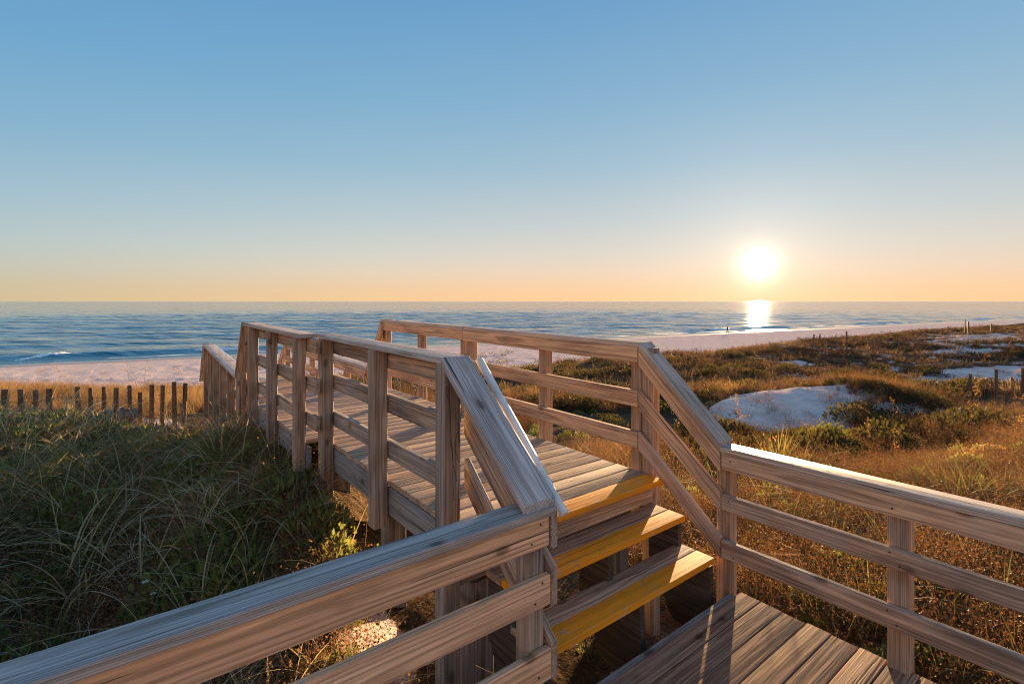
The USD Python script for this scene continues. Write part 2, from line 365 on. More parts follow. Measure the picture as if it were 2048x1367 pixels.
# ---------------------------------------------------------------- dune terrain
CTRL = {
    -300: [(1.5, -.55), (3, -.3), (5, .1), (7, .3), (9, -.2), (12, -.8), (18, -1.3), (28, -2.2)],
    0: [(1.5, -.6), (3, -.5), (4.5, -.2), (6, .08), (7, .0), (8.3, -.55), (11, -.8), (15, -1.0), (20, -1.7), (28, -3)],
    150: [(1.5, -.6), (3, -.5), (4.5, -.15), (6, .1), (7, -.05), (9, -.65), (11, -.85), (15, -1.05)],
    300: [(2.5, -.55), (4, -.32), (5.5, -.08), (6.5, -.18), (8, -.6), (11, -.85), (15, -1.1), (20, -1.8), (28, -3)],
    480: [(2.5, -.5), (4, -.1), (5.5, .17), (6.5, .02), (9, -.7), (12, -1.0), (18, -1.6), (28, -2.8)],
    650: [(2.5, -.5), (3.4, -.08), (4.3, .18), (5.6, .18), (6.6, -.1), (9, -.8), (14, -1.3), (20, -1.8)],
    800: [(2.4, -.6), (3.5, -.5), (4.5, -.3), (6, -.45), (9, -1), (15, -1.6), (22, -2), (34, -2.5)],
    1100: [(2, -.5), (3, -.45), (4.5, -.5), (6, -.7), (9, -1.2), (15, -1.8), (25, -2.3), (36, -2.65)],
    1350: [(2, -.6), (3.5, -.6), (5, -.75), (8, -1.15), (12, -1.7), (17, -1.9), (26, -2.3), (40, -2.45)],
    1450: [(14, -1.9), (17, -1.5), (20, -1.85)],
    1530: [(14.5, -1.95), (17.8, -1.38), (20.5, -1.85)],
    1600: [(3.7, -.6), (6, -.85), (9, -1.2), (12, -1.75), (15, -1.95), (18.5, -1.3), (21, -1.95), (26, -2.35), (36, -2.45), (48, -2.35)],
    1690: [(15.8, -1.8), (19, -1.18), (22, -1.9)],
    1800: [(15.5, -1.85), (18.3, -1.42), (21, -2.0), (30, -2.65), (45, -2.4), (55, -1.85)],
    1920: [(15, -1.75), (17, -1.9), (20, -2.05), (30, -2.7), (45, -2.0), (58, -1.5)],
    2048: [(2, -.6), (4, -.6), (6, -.7), (9, -1.0), (14, -1.4), (20, -1.95), (30, -2.65), (40, -2.1), (60, -.95)],
    2500: [(3, -.4), (6, -.5), (12, -1.2), (20, -1.8), (30, -2.3), (45, -1.5), (60, -.9)],
}
SEA = -5.58
SHORE = np.array([-0.4876, 0.873])  # seaward direction in camera axes
_q, _z = [], []
for px, col in CTRL.items():
    for D, z in col:
        th, r = math.atan((px - 1024) / FPX), math.hypot((px - 1024) / FPX * D, D)
        _q.append((2.2 * math.sin(th), 2.2 * math.cos(th), math.log(r)))
        _z.append(z)
for th in (85, 125, 180, -125, -85):
    for r, z in ((0.6, -.55), (1.5, -.55), (4, -.45), (12, -.6), (40, -.9)):
        _q.append((2.2 * math.sin(math.radians(th)), 2.2 * math.cos(math.radians(th)), math.log(r)))
        _z.append(z)
RBF = RBFInterpolator(np.array(_q), np.array(_z), kernel="linear", smoothing=0.002, neighbors=24)


def smooth01(x, a, b):
    t = np.clip((x - a) / (b - a), 0, 1)
    return t * t * (3 - 2 * t)


def shore_s(X, D):
    return SHORE[0] * X + SHORE[1] * D + 2.5 * (fbm(X * 0.02, D * 0.02, 31, 2) - 0.5)


def ground_z(x, y):
    """Height of the dunes and the beach at world x, y."""
    X, D = to_cam(np.asarray(x, float), np.asarray(y, float))
    r = np.maximum(np.hypot(X, D), 0.3)
    th = np.arctan2(X, D)
    q = np.stack([2.2 * np.sin(th), 2.2 * np.cos(th), np.log(np.minimum(r, 70.0))], -1).reshape(-1, 3)
    z = RBF(q).reshape(np.shape(X))
    s = shore_s(X, D)
    big = smooth01(r, 18, 34)
    z = z + big * (0.9 * (fbm(X / 9, D / 9, 2, 3) - 0.5) + 0.35 * (fbm(X / 3, D / 3, 9, 2) - 0.5)) + smooth01(r, 2, 9) * 0.28 * (fbm(X / 1.5, D / 1.5, 4, 3) - 0.5) + 0.12 * (fbm(X / 0.45, D / 0.45, 6, 3) - 0.5)
    beach = -4.55 - np.clip(s - 42, -20, 400) * 0.0275 + 0.16 * (fbm(X / 2.2, D / 2.2, 21, 3) - 0.5) * smooth01(s, 79, 71) + 0.10 * (fbm(X / 0.7, D / 0.7, 22, 2) - 0.5) * smooth01(s, 72, 62)
    k = smooth01(s, 27.5, 41)
    return np.maximum(z * (1 - k) + beach * k, -9.0)


def bare_sand(x, y):
    """1 where the sand lies bare, 0 where plants grow."""
    X, D = to_cam(np.asarray(x, float), np.asarray(y, float))
    px = 1024 + X / np.maximum(D, 0.2) * FPX
    px = np.where(D < 0.2, -9999, px)
    s = shore_s(X, D)
    n = fbm(X / 1.6, D / 1.6, 41, 4) - 0.5
    n2 = fbm(X / 5.0, D / 5.0, 43, 4) - 0.5
    nf = fbm(X / 0.45, D / 0.45, 47, 3) - 0.5
    bare = smooth01(s + 7 * n2, 31, 36)

    def blob(pc, dc, wp, wd, k=0.7):
        e = ((px - pc) / wp) ** 2 + ((D - dc) / wd) ** 2
        return smooth01(1.0 - e + k * 2.6 * n + 1.1 * nf, 0.0, 0.4)

    bare = np.maximum(bare, blob(1595, 17.0, 155, 2.6, 0.5))
    bare = np.maximum(bare, blob(1470, 16.0, 60, 1.5, 0.4))
    bare = np.maximum(bare, blob(1800, 16.2, 90, 0.9) * 0.8)
    bare = np.maximum(bare, blob(1905, 16.6, 40, 1.2))
    bare = np.maximum(bare, blob(1660, 14.5, 60, 0.8) * 0.7)
    bare = np.maximum(bare, blob(2000, 30, 170, 4.5))
    bare = np.maximum(bare, blob(1850, 27, 90, 2.5))
    bare = np.maximum(bare, blob(1960, 50, 150, 10) * smooth01(n + 0.5 * nf, -0.03, 0.05))
    bare = np.maximum(bare, blob(1720, 40, 330, 16) * smooth01(n + 0.5 * nf, 0.10, 0.17))
    bare = np.maximum(bare, blob(755, 3.25, 85, 0.4, 0.9))
    bare = np.maximum(bare, blob(300, 11.0, 70, 1.3, 0.4))
    bare = np.maximum(bare, blob(560, 7.0, 60, 0.8))
    bare = np.maximum(bare, blob(900, 13.0, 120, 2.0))
    bare = np.maximum(bare, smooth01(n2 + 0.4 * n, 0.20, 0.28) * (D > 9) * 0.9)
    return np.clip(bare, 0, 1)


ang = np.radians(np.concatenate([np.linspace(-180, -60, 60, endpoint=False), np.linspace(-60, 60, 620, endpoint=False), np.linspace(60, 180, 61)]))
rad = np.concatenate([[0.05], np.geomspace(0.6, 60, 430), np.geomspace(60.5, 260, 120), np.geomspace(270, 4000, 30)])
A, R = np.meshgrid(ang, rad)
TX, TY = to_world(R * np.sin(A), R * np.cos(A))
TZ = ground_z(TX, TY)
S_ = shore_s(*to_cam(TX, TY))
bare_v = bare_sand(TX, TY)
wet_v = smooth01(S_ + 1.5 * (fbm(TX / 6, TY / 6, 77, 3) - 0.5), 74.5, 78.5)
m_, k_ = A.shape
I, J = np.meshgrid(np.arange(m_ - 1), np.arange(k_ - 1), indexing="ij")
Q = np.stack([I * k_ + J, I * k_ + J + 1, (I + 1) * k_ + J + 1, (I + 1) * k_ + J], -1).reshape(-1, 4)
SAND = usdkit.material(stage, "/World/Looks/dune_sand", {
    "geo": ("geometry", {}),
    "bare": ("attribute", {"attribute": "bare"}), "wet": ("attribute", {"attribute": "wet"}),
    "n1": ("noise_texture", {"scale": 1.6, "detail": 7.0, "roughness": 0.68}),
    "n2": ("noise_texture", {"scale": 22.0, "detail": 5.0, "roughness": 0.7}),
    "n3": ("noise_texture", {"scale": 4.5, "detail": 4.0, "roughness": 0.6}),
    "sand": ("rgb_ramp", {"ramp": [(0.3, (0.55, 0.42, 0.385)), (0.55, (0.73, 0.58, 0.535)), (0.8, (0.80, 0.66, 0.615))]}),
    "litter": ("rgb_ramp", {"ramp": [(0.3, (0.045, 0.030, 0.018)), (0.55, (0.12, 0.08, 0.05)), (0.8, (0.24, 0.18, 0.12))]}),
    "mixf": ("math", {"math_type": "add"}), "mixr": ("map_range", {"from_min": 0.65, "from_max": 1.0, "to_min": 0.0, "to_max": 1.0, "clamp": True}),
    "c": ("mix_color", {}), "cw": ("mix_color", {"b": (0.25, 0.21, 0.18)}),
    "rough": ("map_range", {"from_min": 0.3, "from_max": 1.0, "to_min": 0.9, "to_max": 0.16, "clamp": True}),
    "hadd": ("math", {"math_type": "multiply_add", "value2": 0.25}),
    "bs": ("map_range", {"from_min": 0.0, "from_max": 0.8, "to_min": 1.0, "to_max": 0.06, "clamp": True}),
    "b": ("bump", {"distance": 0.09}),
    "sp": ("map_range", {"from_min": 0.2, "from_max": 1.0, "to_min": 0.0, "to_max": 0.4, "clamp": True}),
    "p": ("principled_bsdf", {}),
}, [("geo.position", "n1.vector"), ("geo.position", "n2.vector"), ("geo.position", "n3.vector"), ("n1.fac", "sand.fac"), ("n2.fac", "litter.fac"),
    ("n2.fac", "mixf.value1"), ("bare.fac", "mixf.value2"), ("mixf.value", "mixr.value"), ("mixr.result", "c.fac"), ("litter.color", "c.a"), ("sand.color", "c.b"),
    ("c.result", "cw.a"), ("wet.fac", "cw.fac"), ("cw.result", "p.base_color"), ("wet.fac", "sp.value"), ("sp.result", "p.specular_ior_level"), ("wet.fac", "rough.value"), ("rough.result", "p.roughness"),
    ("n2.fac", "hadd.value1"), ("n3.fac", "hadd.value3"), ("hadd.value", "b.height"), ("wet.fac", "bs.value"), ("bs.result", "b.strength"), ("b.normal", "p.normal")], surface="p.BSDF")
g_ = put("ground", (np.stack([TX, TY, TZ], -1).reshape(-1, 3), Q), SAND, smooth=True, primvars={"bare": bare_v.ravel(), "wet": wet_v.ravel()})
tell(g_, "white sand dunes falling to a flat beach", kind="structure")

# ---------------------------------------------------------------- sea
a_ = np.radians(np.concatenate([np.linspace(-100, -55, 30, endpoint=False), np.linspace(-55, 52, 520, endpoint=False), np.linspace(52, 100, 30)]))
r_ = np.concatenate([np.geomspace(48, 330, 420), np.geomspace(332, 2500, 120), np.geomspace(2600, 60000, 30)])
A, R = np.meshgrid(a_, r_)
X, D = R * np.sin(A), R * np.cos(A)
S = shore_s(X, D)
T = 0.873 * X + 0.4876 * D  # along the shore
off = S - 79.5
warp = 7 * (fbm(T / 40, S / 60, 51, 3) - 0.5)


def ridge(phase, sharp):
    w = 0.5 + 0.5 * np.cos(phase)
    return w ** sharp


fade = 1 - smooth01(R, 260, 700)
am = np.clip(off / 25, 0, 1)
swell = ridge((off + warp * 1.3) / 15.5 * 2 * np.pi, 2.2) * 0.30 * am * (0.45 + 1.1 * fbm(T / 22, S / 18, 52, 2))
swell += ridge((off * 1.0 + warp * 2 + 0.15 * T) / 6.3 * 2 * np.pi, 1.6) * 0.15 * am * (0.3 + fbm(T / 9, S / 9, 53, 2))
chop = 0.09 * (fbm(T / 2.6, S / 1.2, 54, 3) - 0.5) * np.clip(off / 10, 0, 1)
Z = SEA + fade * swell + chop * (1 - smooth01(R, 120, 300)) - 0.05
Z += 0.5 * np.exp(-((off - 9 - warp * 0.5) / 1.7) ** 2) * smooth01(fbm(T / 13, S * 0 + 3.3, 55, 2), 0.35, 0.62)
lap = off + 3.0 * (fbm(T / 12, S * 0 + 1.3, 56, 3) - 0.5) + 1.5 * (fbm(T / 3, S / 3, 57, 2) - 0.5)
foam = np.exp(-(lap / 0.8) ** 2) * 0.9 + np.exp(-((lap - 4.0) / 0.9) ** 2) * smooth01(fbm(T / 9, S * 0 + 7, 58, 2), 0.4, 0.55)
crest9 = np.exp(-((off - 7.8 - warp * 0.5) / 0.9) ** 2) * smooth01(fbm(T / 11, S * 0 + 3.3, 55, 2), 0.55, 0.7)
foam = np.clip(np.maximum(foam, crest9), 0, 1)
keep = S > 75
m_, k_ = A.shape
I, J = np.meshgrid(np.arange(m_ - 1), np.arange(k_ - 1), indexing="ij")
Q = np.stack([I * k_ + J, I * k_ + J + 1, (I + 1) * k_ + J + 1, (I + 1) * k_ + J], -1).reshape(-1, 4)
Q = Q[keep.ravel()[Q].any(1)]
used, inv = np.unique(Q, return_inverse=True)
wx, wy = to_world(X, D)
WATER = usdkit.material(stage, "/World/Looks/sea_water", {
    "geo": ("geometry", {}), "foam": ("attribute", {"attribute": "foam"}),
    "rot": ("vector_rotate", {"rotate_type": "z_axis", "angle": YAW + 0.16}),
    "m1": ("mapping", {"scale": (0.24, 1.15, 1.0)}), "n1": ("noise_texture", {"scale": 1.0, "detail": 6.0, "roughness": 0.62}),
    "m2": ("mapping", {"scale": (0.02, 0.085, 0.05)}), "n2": ("noise_texture", {"scale": 1.0, "detail": 4.0, "roughness": 0.6}),
    "h": ("math", {"math_type": "multiply_add", "value2": 0.55}), "hm": ("math", {"math_type": "multiply", "value2": 9.0}),
    "b": ("bump", {"strength": 1.0, "distance": 0.27}),
    "nf": ("noise_texture", {"scale": 2.2, "detail": 6.0, "roughness": 0.7}),
    "fs": ("math", {"math_type": "add"}), "fm": ("map_range", {"from_min": 0.85, "from_max": 1.12, "to_min": 0.0, "to_max": 1.0, "clamp": True}),
    "c": ("mix_color", {"a": (0.016, 0.115, 0.165), "b": (0.72, 0.72, 0.72)}),
    "r": ("mix_float", {"a": 0.07, "b": 0.8}),
    "p": ("principled_bsdf", {"ior": 1.33, "specular_ior_level": 0.25}),
}, [("geo.position", "rot.vector"), ("rot.vector", "m1.vector"), ("rot.vector", "m2.vector"), ("m1.vector", "n1.vector"), ("m2.vector", "n2.vector"),
    ("n2.fac", "hm.value1"), ("n1.fac", "h.value1"), ("hm.value", "h.value3"), ("h.value", "b.height"), ("b.normal", "p.normal"),
    ("geo.position", "nf.vector"), ("nf.fac", "fs.value1"), ("foam.fac", "fs.value2"), ("fs.value", "fm.value"), ("fm.result", "c.fac"), ("fm.result", "r.fac"),
    ("c.result", "p.base_color"), ("r.result", "p.roughness")], surface="p.BSDF")
w_ = put("sea", (np.stack([wx, wy, Z], -1).reshape(-1, 3)[used], inv.reshape(-1, 4)), WATER, smooth=True, primvars={"foam": foam.ravel()[used]})
tell(w_, "blue evening sea with low swell reaching the horizon", kind="structure")

# ---------------------------------------------------------------- boardwalk: landing, stairs, upper walkway, lower walkway
H = 0.58                      # upper deck above the landing
XL, XR = 1.46, 2.97           # deck edges
landing = thing("landing_deck", "near brown plank landing at the foot of the yellow-edged steps", "deck", (0, 0, 0))
for i in range(28):
    y = 1.555 - i * 0.128
    board(landing, "deck_plank", (-3.6, y, -0.019), (3.06 + RNG.normal() * 0.006, y, -0.019), 0.1235, 0.038, LANDING, tint=0.45)
for x in (-2.4, -0.9, 0.6, 1.9, 2.98):
    board(landing, "joist", (x, 1.6, -0.11), (x, -2.0, -0.11), 0.04, 0.14, BEAM)
board(landing, "rim_board", (-3.6, 1.637, -0.075), (3.0, 1.637, -0.075), 0.038, 0.14, BEAM, tint=0.3)
for x, y in ((-2.4, 1.4), (0.6, 1.4), (1.95, 1.4), (-2.4, -1.6), (0.6, -1.6), (2.9, -1.6)):
    post(landing, x, y, -1.1, -0.182, name="support_post")

stairs = thing("wooden_stairs", "three-step wooden stair with worn yellow nosings between landing and walkway", "stairs", (0, 0, 0))
NOSE = [(1.735, 0.193), (1.945, 0.387)]
for y, z in NOSE:
    for s, mat, nm in ((0, YELLOW, "yellow_nosing"), (1, DECK, "tread_board")):
        w = 0.128
        board(stairs, nm, (1.545, y + w / 2 + s * (w + 0.004), z - 0.019), (2.965, y + w / 2 + s * (w + 0.004), z - 0.019), w, 0.038, mat, tint=0.35)
board(stairs, "riser_board", (1.5, 2.215, H - 0.11), (2.96, 2.215, H - 0.11), 0.038, 0.135, RAIL, tint=0.35)
for x in (1.57, 2.25, 2.93):
    import trimesh
    from shapely.geometry import Polygon
    poly = Polygon([(1.72, -0.3), (1.74, 0.15), (1.96, 0.153), (1.965, 0.345), (2.19, 0.347), (2.195, 0.05), (2.0, -0.3)])
    e = trimesh.creation.extrude_polygon(poly, 0.038, engine="earcut")
    v = np.array(e.vertices)
    v = np.stack([x - 0.019 + v[:, 2], v[:, 0], v[:, 1]], -1)
    f = np.array(e.faces)
    gr = v[f].reshape(-1, 3)
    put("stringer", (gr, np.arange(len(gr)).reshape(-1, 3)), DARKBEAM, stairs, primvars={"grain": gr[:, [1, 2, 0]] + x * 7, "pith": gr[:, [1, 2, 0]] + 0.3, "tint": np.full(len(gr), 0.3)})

walk = thing("upper_walkway", "raised plank walkway running seaward above the dune plants", "walkway", (0, 0, 0))
y, i = 2.115, 0
while y < 6.78:
    w = 0.130 if i else 0.145
    xl = XL if y < 4.5 else XL - 0.17
    board(walk, "yellow_nosing" if i == 0 else "deck_plank", (xl + RNG.normal() * 0.004, y + w / 2, H - 0.019 + 0.008 * max(0, y - 2.2)), (XR + RNG.normal() * 0.005, y + w / 2, H - 0.019 + 0.008 * max(0, y - 2.2)), w, 0.038, YELLOW if i == 0 else DECK, tint=0.4)
    y += w + 0.006
    i += 1
zd = lambda yy: H + 0.008 * max(0, yy - 2.2)
board(walk, "rim_board", (XL + 0.021, 2.26, H - 0.14), (XL + 0.021, 4.5, zd(4.5) - 0.14), 0.038, 0.19, BEAM, tint=0.75)
board(walk, "rim_board", (XL - 0.149, 4.50, zd(4.5) - 0.14), (XL - 0.149, 6.75, zd(6.75) - 0.14), 0.038, 0.19, BEAM, tint=0.75)
board(walk, "rim_board", (XR - 0.03, 2.26, H - 0.14), (XR - 0.03, 6.75, zd(6.75) - 0.14), 0.038, 0.19, BEAM, tint=0.5)
board(walk, "joist", (2.2, 2.26, H - 0.14), (2.2, 6.7, zd(6.7) - 0.14), 0.04, 0.19, BEAM)
for yy in (2.4, 3.5, 4.62, 5.7, 6.6):
    board(walk, "cross_beam", (XL + 0.02, yy, H - 0.28), (XR - 0.05, yy, H - 0.28), 0.09, 0.09, BEAM)
    for x in (XL + 0.16, XR - 0.18):
        post(walk, x, yy, -1.6, H - 0.33, 0.14, 0.14, BEAM, name="support_post")


def railing(name, label, posts, rails, group=None):
    """posts: (x, y, z0, z1, size); rails: (name, p0, p1, w, t, mat, extra)."""
    t = thing(name, label, "railing", (0, 0, 0), group=group)
    for p in posts:
        post(t, p[0], p[1], p[2], p[3], p[4], p[4], tint=p[5] if len(p) > 5 else None)
    for nm, p0, p1, w, h, mat, extra in rails:
        board(t, nm, p0, p1, w, h, mat, **extra)
    return t


# landing railing across the left foreground (runs along x)
LR = railing("landing_railing", "weathered railing crossing the lower left foreground", [(1.45, 1.73, -0.9, 0.845, 0.09, 0.6), (-0.35, 1.73, -0.9, 0.845, 0.09), (-2.1, 1.73, -0.9, 0.845, 0.09)], [
    ("cap_board", (-3.5, 1.690, 0.895), (1.508, 1.690, 0.895), 0.14, 0.036, CAP, dict(tint=0.62)),
    ("rail_board", (-3.5, 1.665, 0.807), (1.49, 1.665, 0.807), 0.036, 0.138, PINE, dict(tint=0.02)),
    ("rail_board", (-3.5, 1.665, 0.545), (1.50, 1.665, 0.545), 0.036, 0.130, PINE, dict(tint=0.05)),
    ("rail_board", (-3.5, 1.665, 0.220), (1.505, 1.665, 0.220), 0.036, 0.135, PINE, dict(tint=0.12)),
])
nails(LR, [(x, 1.646, z) for x, z in ((1.39, 0.772), (1.44, 0.842), (1.41, 0.512), (1.45, 0.588), (1.43, 0.19), (-0.35, 0.78), (-0.32, 0.85), (-0.34, 0.53))], (0, -1, 0), 0.0045)
# left stair railing, sloping from the upper corner post to the landing railing
SL = railing("stair_railing", "left sloping stair railing beside the white pipe handrail", [(1.405, 2.36, -0.8, 1.47, 0.10, 0.75)], [
    ("cap_board", (1.43, 2.325, 1.485), (1.43, 1.637, 0.925), 0.175, 0.036, CAP, dict(tint=0.75, vertical_cut=True)),
    ("rail_board", (1.525, 2.36, 1.42), (1.525, 1.65, 0.80), 0.036, 0.13, RAIL, dict(tint=0.6, vertical_cut=True)),
    ("rail_board", (1.525, 2.36, 1.155), (1.525, 1.65, 0.545), 0.036, 0.13, RAIL, dict(tint=0.6, vertical_cut=True)),
    ("rail_board", (1.525, 2.36, 0.86), (1.525, 1.65, 0.22), 0.036, 0.12, RAIL, dict(tint=0.6, vertical_cut=True)),
])
# white pipe on the left stair railing
hr = thing("pipe_handrail", "white plastic pipe handrail on the near left stair railing", "handrail")
a0, a1 = np.array([1.59, 2.335, 1.475]), np.array([1.59, 1.665, 0.85])
dd = (a1 - a0) / np.linalg.norm(a1 - a0)
v, f = tube([a0 + dd * t for t in np.linspace(0, np.linalg.norm(a1 - a0), 14)], 0.0225, 20)
put("pipe", (v, f), PVC, hr, smooth=40)
put("pipe_cap", tube([a1, a1 + dd * 0.004, a1 + dd * 0.01, a1 + dd * 0.012], [0.0245, 0.0245, 0.02, 0.004], 20), PVC, hr, smooth=40)
for t in (0.1, 0.5, 0.88):
    p = a0 + (a1 - a0) * t
    put("bracket", tube([(1.53, p[1], p[2] - 0.03), (1.57, p[1], p[2] - 0.045), (1.60, p[1], p[2] - 0.015)], 0.008, 8), PVC, hr)

# right landing railing + right stair railing
RR = railing("landing_railing", "three-board railing on the right, its cap lit by the sun", [(3.05, 1.70, -1.0, 0.845, 0.09, 0.45), (3.05, 0.80, -1.0, 0.845, 0.09, 0.5), (3.05, -0.1, -1.0, 0.845, 0.09), (3.05, -1.0, -1.0, 0.845, 0.09)], [
    ("cap_board", (3.03, 1.70, 0.878), (3.03, -1.8, 0.878), 0.14, 0.034, CAP, dict(tint=0.3)),
    ("rail_board", (2.978, 1.69, 0.809), (2.978, -1.8, 0.809), 0.036, 0.100, RAIL, dict(tint=0.45)),
    ("rail_board", (2.978, 1.69, 0.557), (2.978, -1.8, 0.557), 0.036, 0.098, RAIL, dict(tint=0.5)),
    ("rail_board", (2.978, 1.69, 0.270), (2.978, -1.8, 0.270), 0.036, 0.110, RAIL, dict(tint=0.65)),
])
nails(RR, [(2.958, y, z) for y, z in ((0.78, 0.53), (0.82, 0.585), (0.79, 0.245), (0.83, 0.30), (1.64, 0.575), (1.61, 0.24), (0.81, 0.80), (1.63, 0.82))], (-1, 0, 0), 0.0045)
SR = railing("stair_railing", "right sloping stair railing above the yellow-edged steps", [], [
    ("cap_board", (3.035, 2.32, 1.482), (3.035, 1.70, 0.897), 0.155, 0.034, CAP, dict(tint=0.2, vertical_cut=True)),
    ("rail_board", (2.978, 2.325, 1.41), (2.978, 1.695, 0.81), 0.036, 0.105, RAIL, dict(tint=0.35, vertical_cut=True)),
    ("rail_board", (2.978, 2.325, 1.095), (2.978, 1.695, 0.557), 0.036, 0.10, RAIL, dict(tint=0.4, vertical_cut=True)),
    ("rail_board", (2.978, 2.325, 0.80), (2.978, 1.695, 0.270), 0.036, 0.10, RAIL, dict(tint=0.4, vertical_cut=True)),
])
# upper right railing
zz = lambda y: 0.0085 * (y - 2.3)
UR = railing("walkway_railing", "long knotty railing along the right side of the upper walkway", [(3.05, 2.28, -1.2, 1.465, 0.09, 0.4), (3.05, 2.38, 0.2, 1.44, 0.09, 0.1), (3.05, 3.42, -1.3, 1.47, 0.09, 0.2), (3.05, 4.615, -1.4, 1.48, 0.09, 0.3), (3.05, 4.735, -1.4, 1.48, 0.09, 0.3), (3.05, 5.75, -1.5, 1.49, 0.09, 0.2), (3.05, 6.80, -1.7, 1.50, 0.09, 0.2)], [
    ("cap_board", (3.035, 2.325, 1.485), (3.035, 4.66, 1.505), 0.14, 0.034, CAP, dict(tint=0.1)),
    ("cap_board", (3.035, 4.665, 1.508), (3.035, 6.86, 1.524), 0.14, 0.034, CAP, dict(tint=0.2)),
    ("rail_board", (2.978, 2.33, 1.412), (2.978, 4.66, 1.432), 0.036, 0.112, RAIL, dict(tint=0.10)),
    ("rail_board", (2.978, 4.665, 1.435), (2.978, 6.86, 1.451), 0.036, 0.112, RAIL, dict(tint=0.2)),
    ("rail_board", (2.978, 2.33, 1.097), (2.978, 4.66, 1.117), 0.036, 0.118, RAIL, dict(tint=0.3)),
    ("rail_board", (2.978, 4.665, 1.117), (2.978, 6.86, 1.135), 0.036, 0.118, RAIL, dict(tint=0.3)),
    ("rail_board", (2.978, 2.33, 0.80), (2.978, 4.66, 0.82), 0.036, 0.120, RAIL, dict(tint=0.3)),
    ("rail_board", (2.978, 4.665, 0.82), (2.978, 6.86, 0.838), 0.036, 0.120, RAIL, dict(tint=0.3)),
])
# upper left railing, near half then far half set further out
UL = railing("walkway_railing", "near half of the left walkway railing, bluish boards on heavy posts", [(1.405, 3.28, 0.28, 1.475, 0.10, 0.55), (1.405, 4.36, -0.9, 1.485, 0.10, 0.5)], [
    ("cap_board", (1.435, 2.33, 1.485), (1.435, 4.47, 1.503), 0.155, 0.036, CAP, dict(tint=0.6)),
    ("rail_board", (1.478, 2.42, 1.40), (1.478, 4.42, 1.418), 0.036, 0.125, RAIL, dict(tint=0.5)),
    ("rail_board", (1.478, 2.42, 1.10), (1.478, 4.42, 1.118), 0.036, 0.125, RAIL, dict(tint=0.7)),
    ("rail_board", (1.478, 2.42, 0.79), (1.478, 4.42, 0.808), 0.036, 0.125, RAIL, dict(tint=0.85)),
])
UF = railing("walkway_railing", "far half of the left walkway railing, set further out", [(1.245, 4.56, -0.6, 1.49, 0.09, 0.4), (1.245, 5.52, -0.6, 1.50, 0.09, 0.5), (1.245, 6.42, -0.8, 1.51, 0.10, 0.4)], [
    ("cap_board", (1.275, 4.42, 1.507), (1.275, 6.76, 1.527), 0.15, 0.036, CAP, dict(tint=0.4)),
    ("rail_board", (1.312, 4.27, 1.425), (1.312, 6.70, 1.447), 0.036, 0.12, RAIL, dict(tint=0.35)),
    ("rail_board", (1.312, 4.27, 1.10), (1.312, 6.70, 1.125), 0.036, 0.12, RAIL, dict(tint=0.7)),
    ("rail_board", (1.312, 4.27, 0.79), (1.312, 6.70, 0.815), 0.036, 0.12, RAIL, dict(tint=0.7)),
])

# lower stairs and lower walkway: same scheme, turned a little to the right
TURN = math.radians(3.2)
Z2 = -0.10


def low(x, y, z):
    """Local to the lower walkway: x across from its left edge, y along from the stair top."""
    c, s = math.cos(TURN), math.sin(TURN)
    return (1.24 + x * c + y * s, 6.80 - x * s + y * c, z)


ls = thing("wooden_stairs", "lower stair with yellow nosings beyond the far end of the walkway", "stairs")
for k in range(3):
    z = 0.45 - 0.18 * k
    for s, mat, nm in ((0, DECK, "tread_board"), (1, YELLOW, "yellow_nosing")):
        yy = 0.05 + 0.2 * k + s * 0.132
        board(ls, nm, low(0.05, yy, z), low(1.66, yy, z), 0.128, 0.038, mat, tint=0.4)
lw = thing("lower_walkway", "lower plank walkway leading on towards the beach", "walkway")
for k in range(42):
    board(lw, "deck_plank", low(0.05, 0.72 + k * 0.146, Z2 - 0.019), low(1.68, 0.72 + k * 0.146, Z2 - 0.019), 0.139, 0.038, DECK, tint=0.4)
for x in (0.07, 1.66):
    board(lw, "rim_board", low(x, 0.7, Z2 - 0.14), low(x, 6.8, Z2 - 0.14), 0.038, 0.19, BEAM)
LPY = [0.62, 1.75, 2.9, 4.1, 5.3, 6.5]
cut = dict(vertical_cut=True)
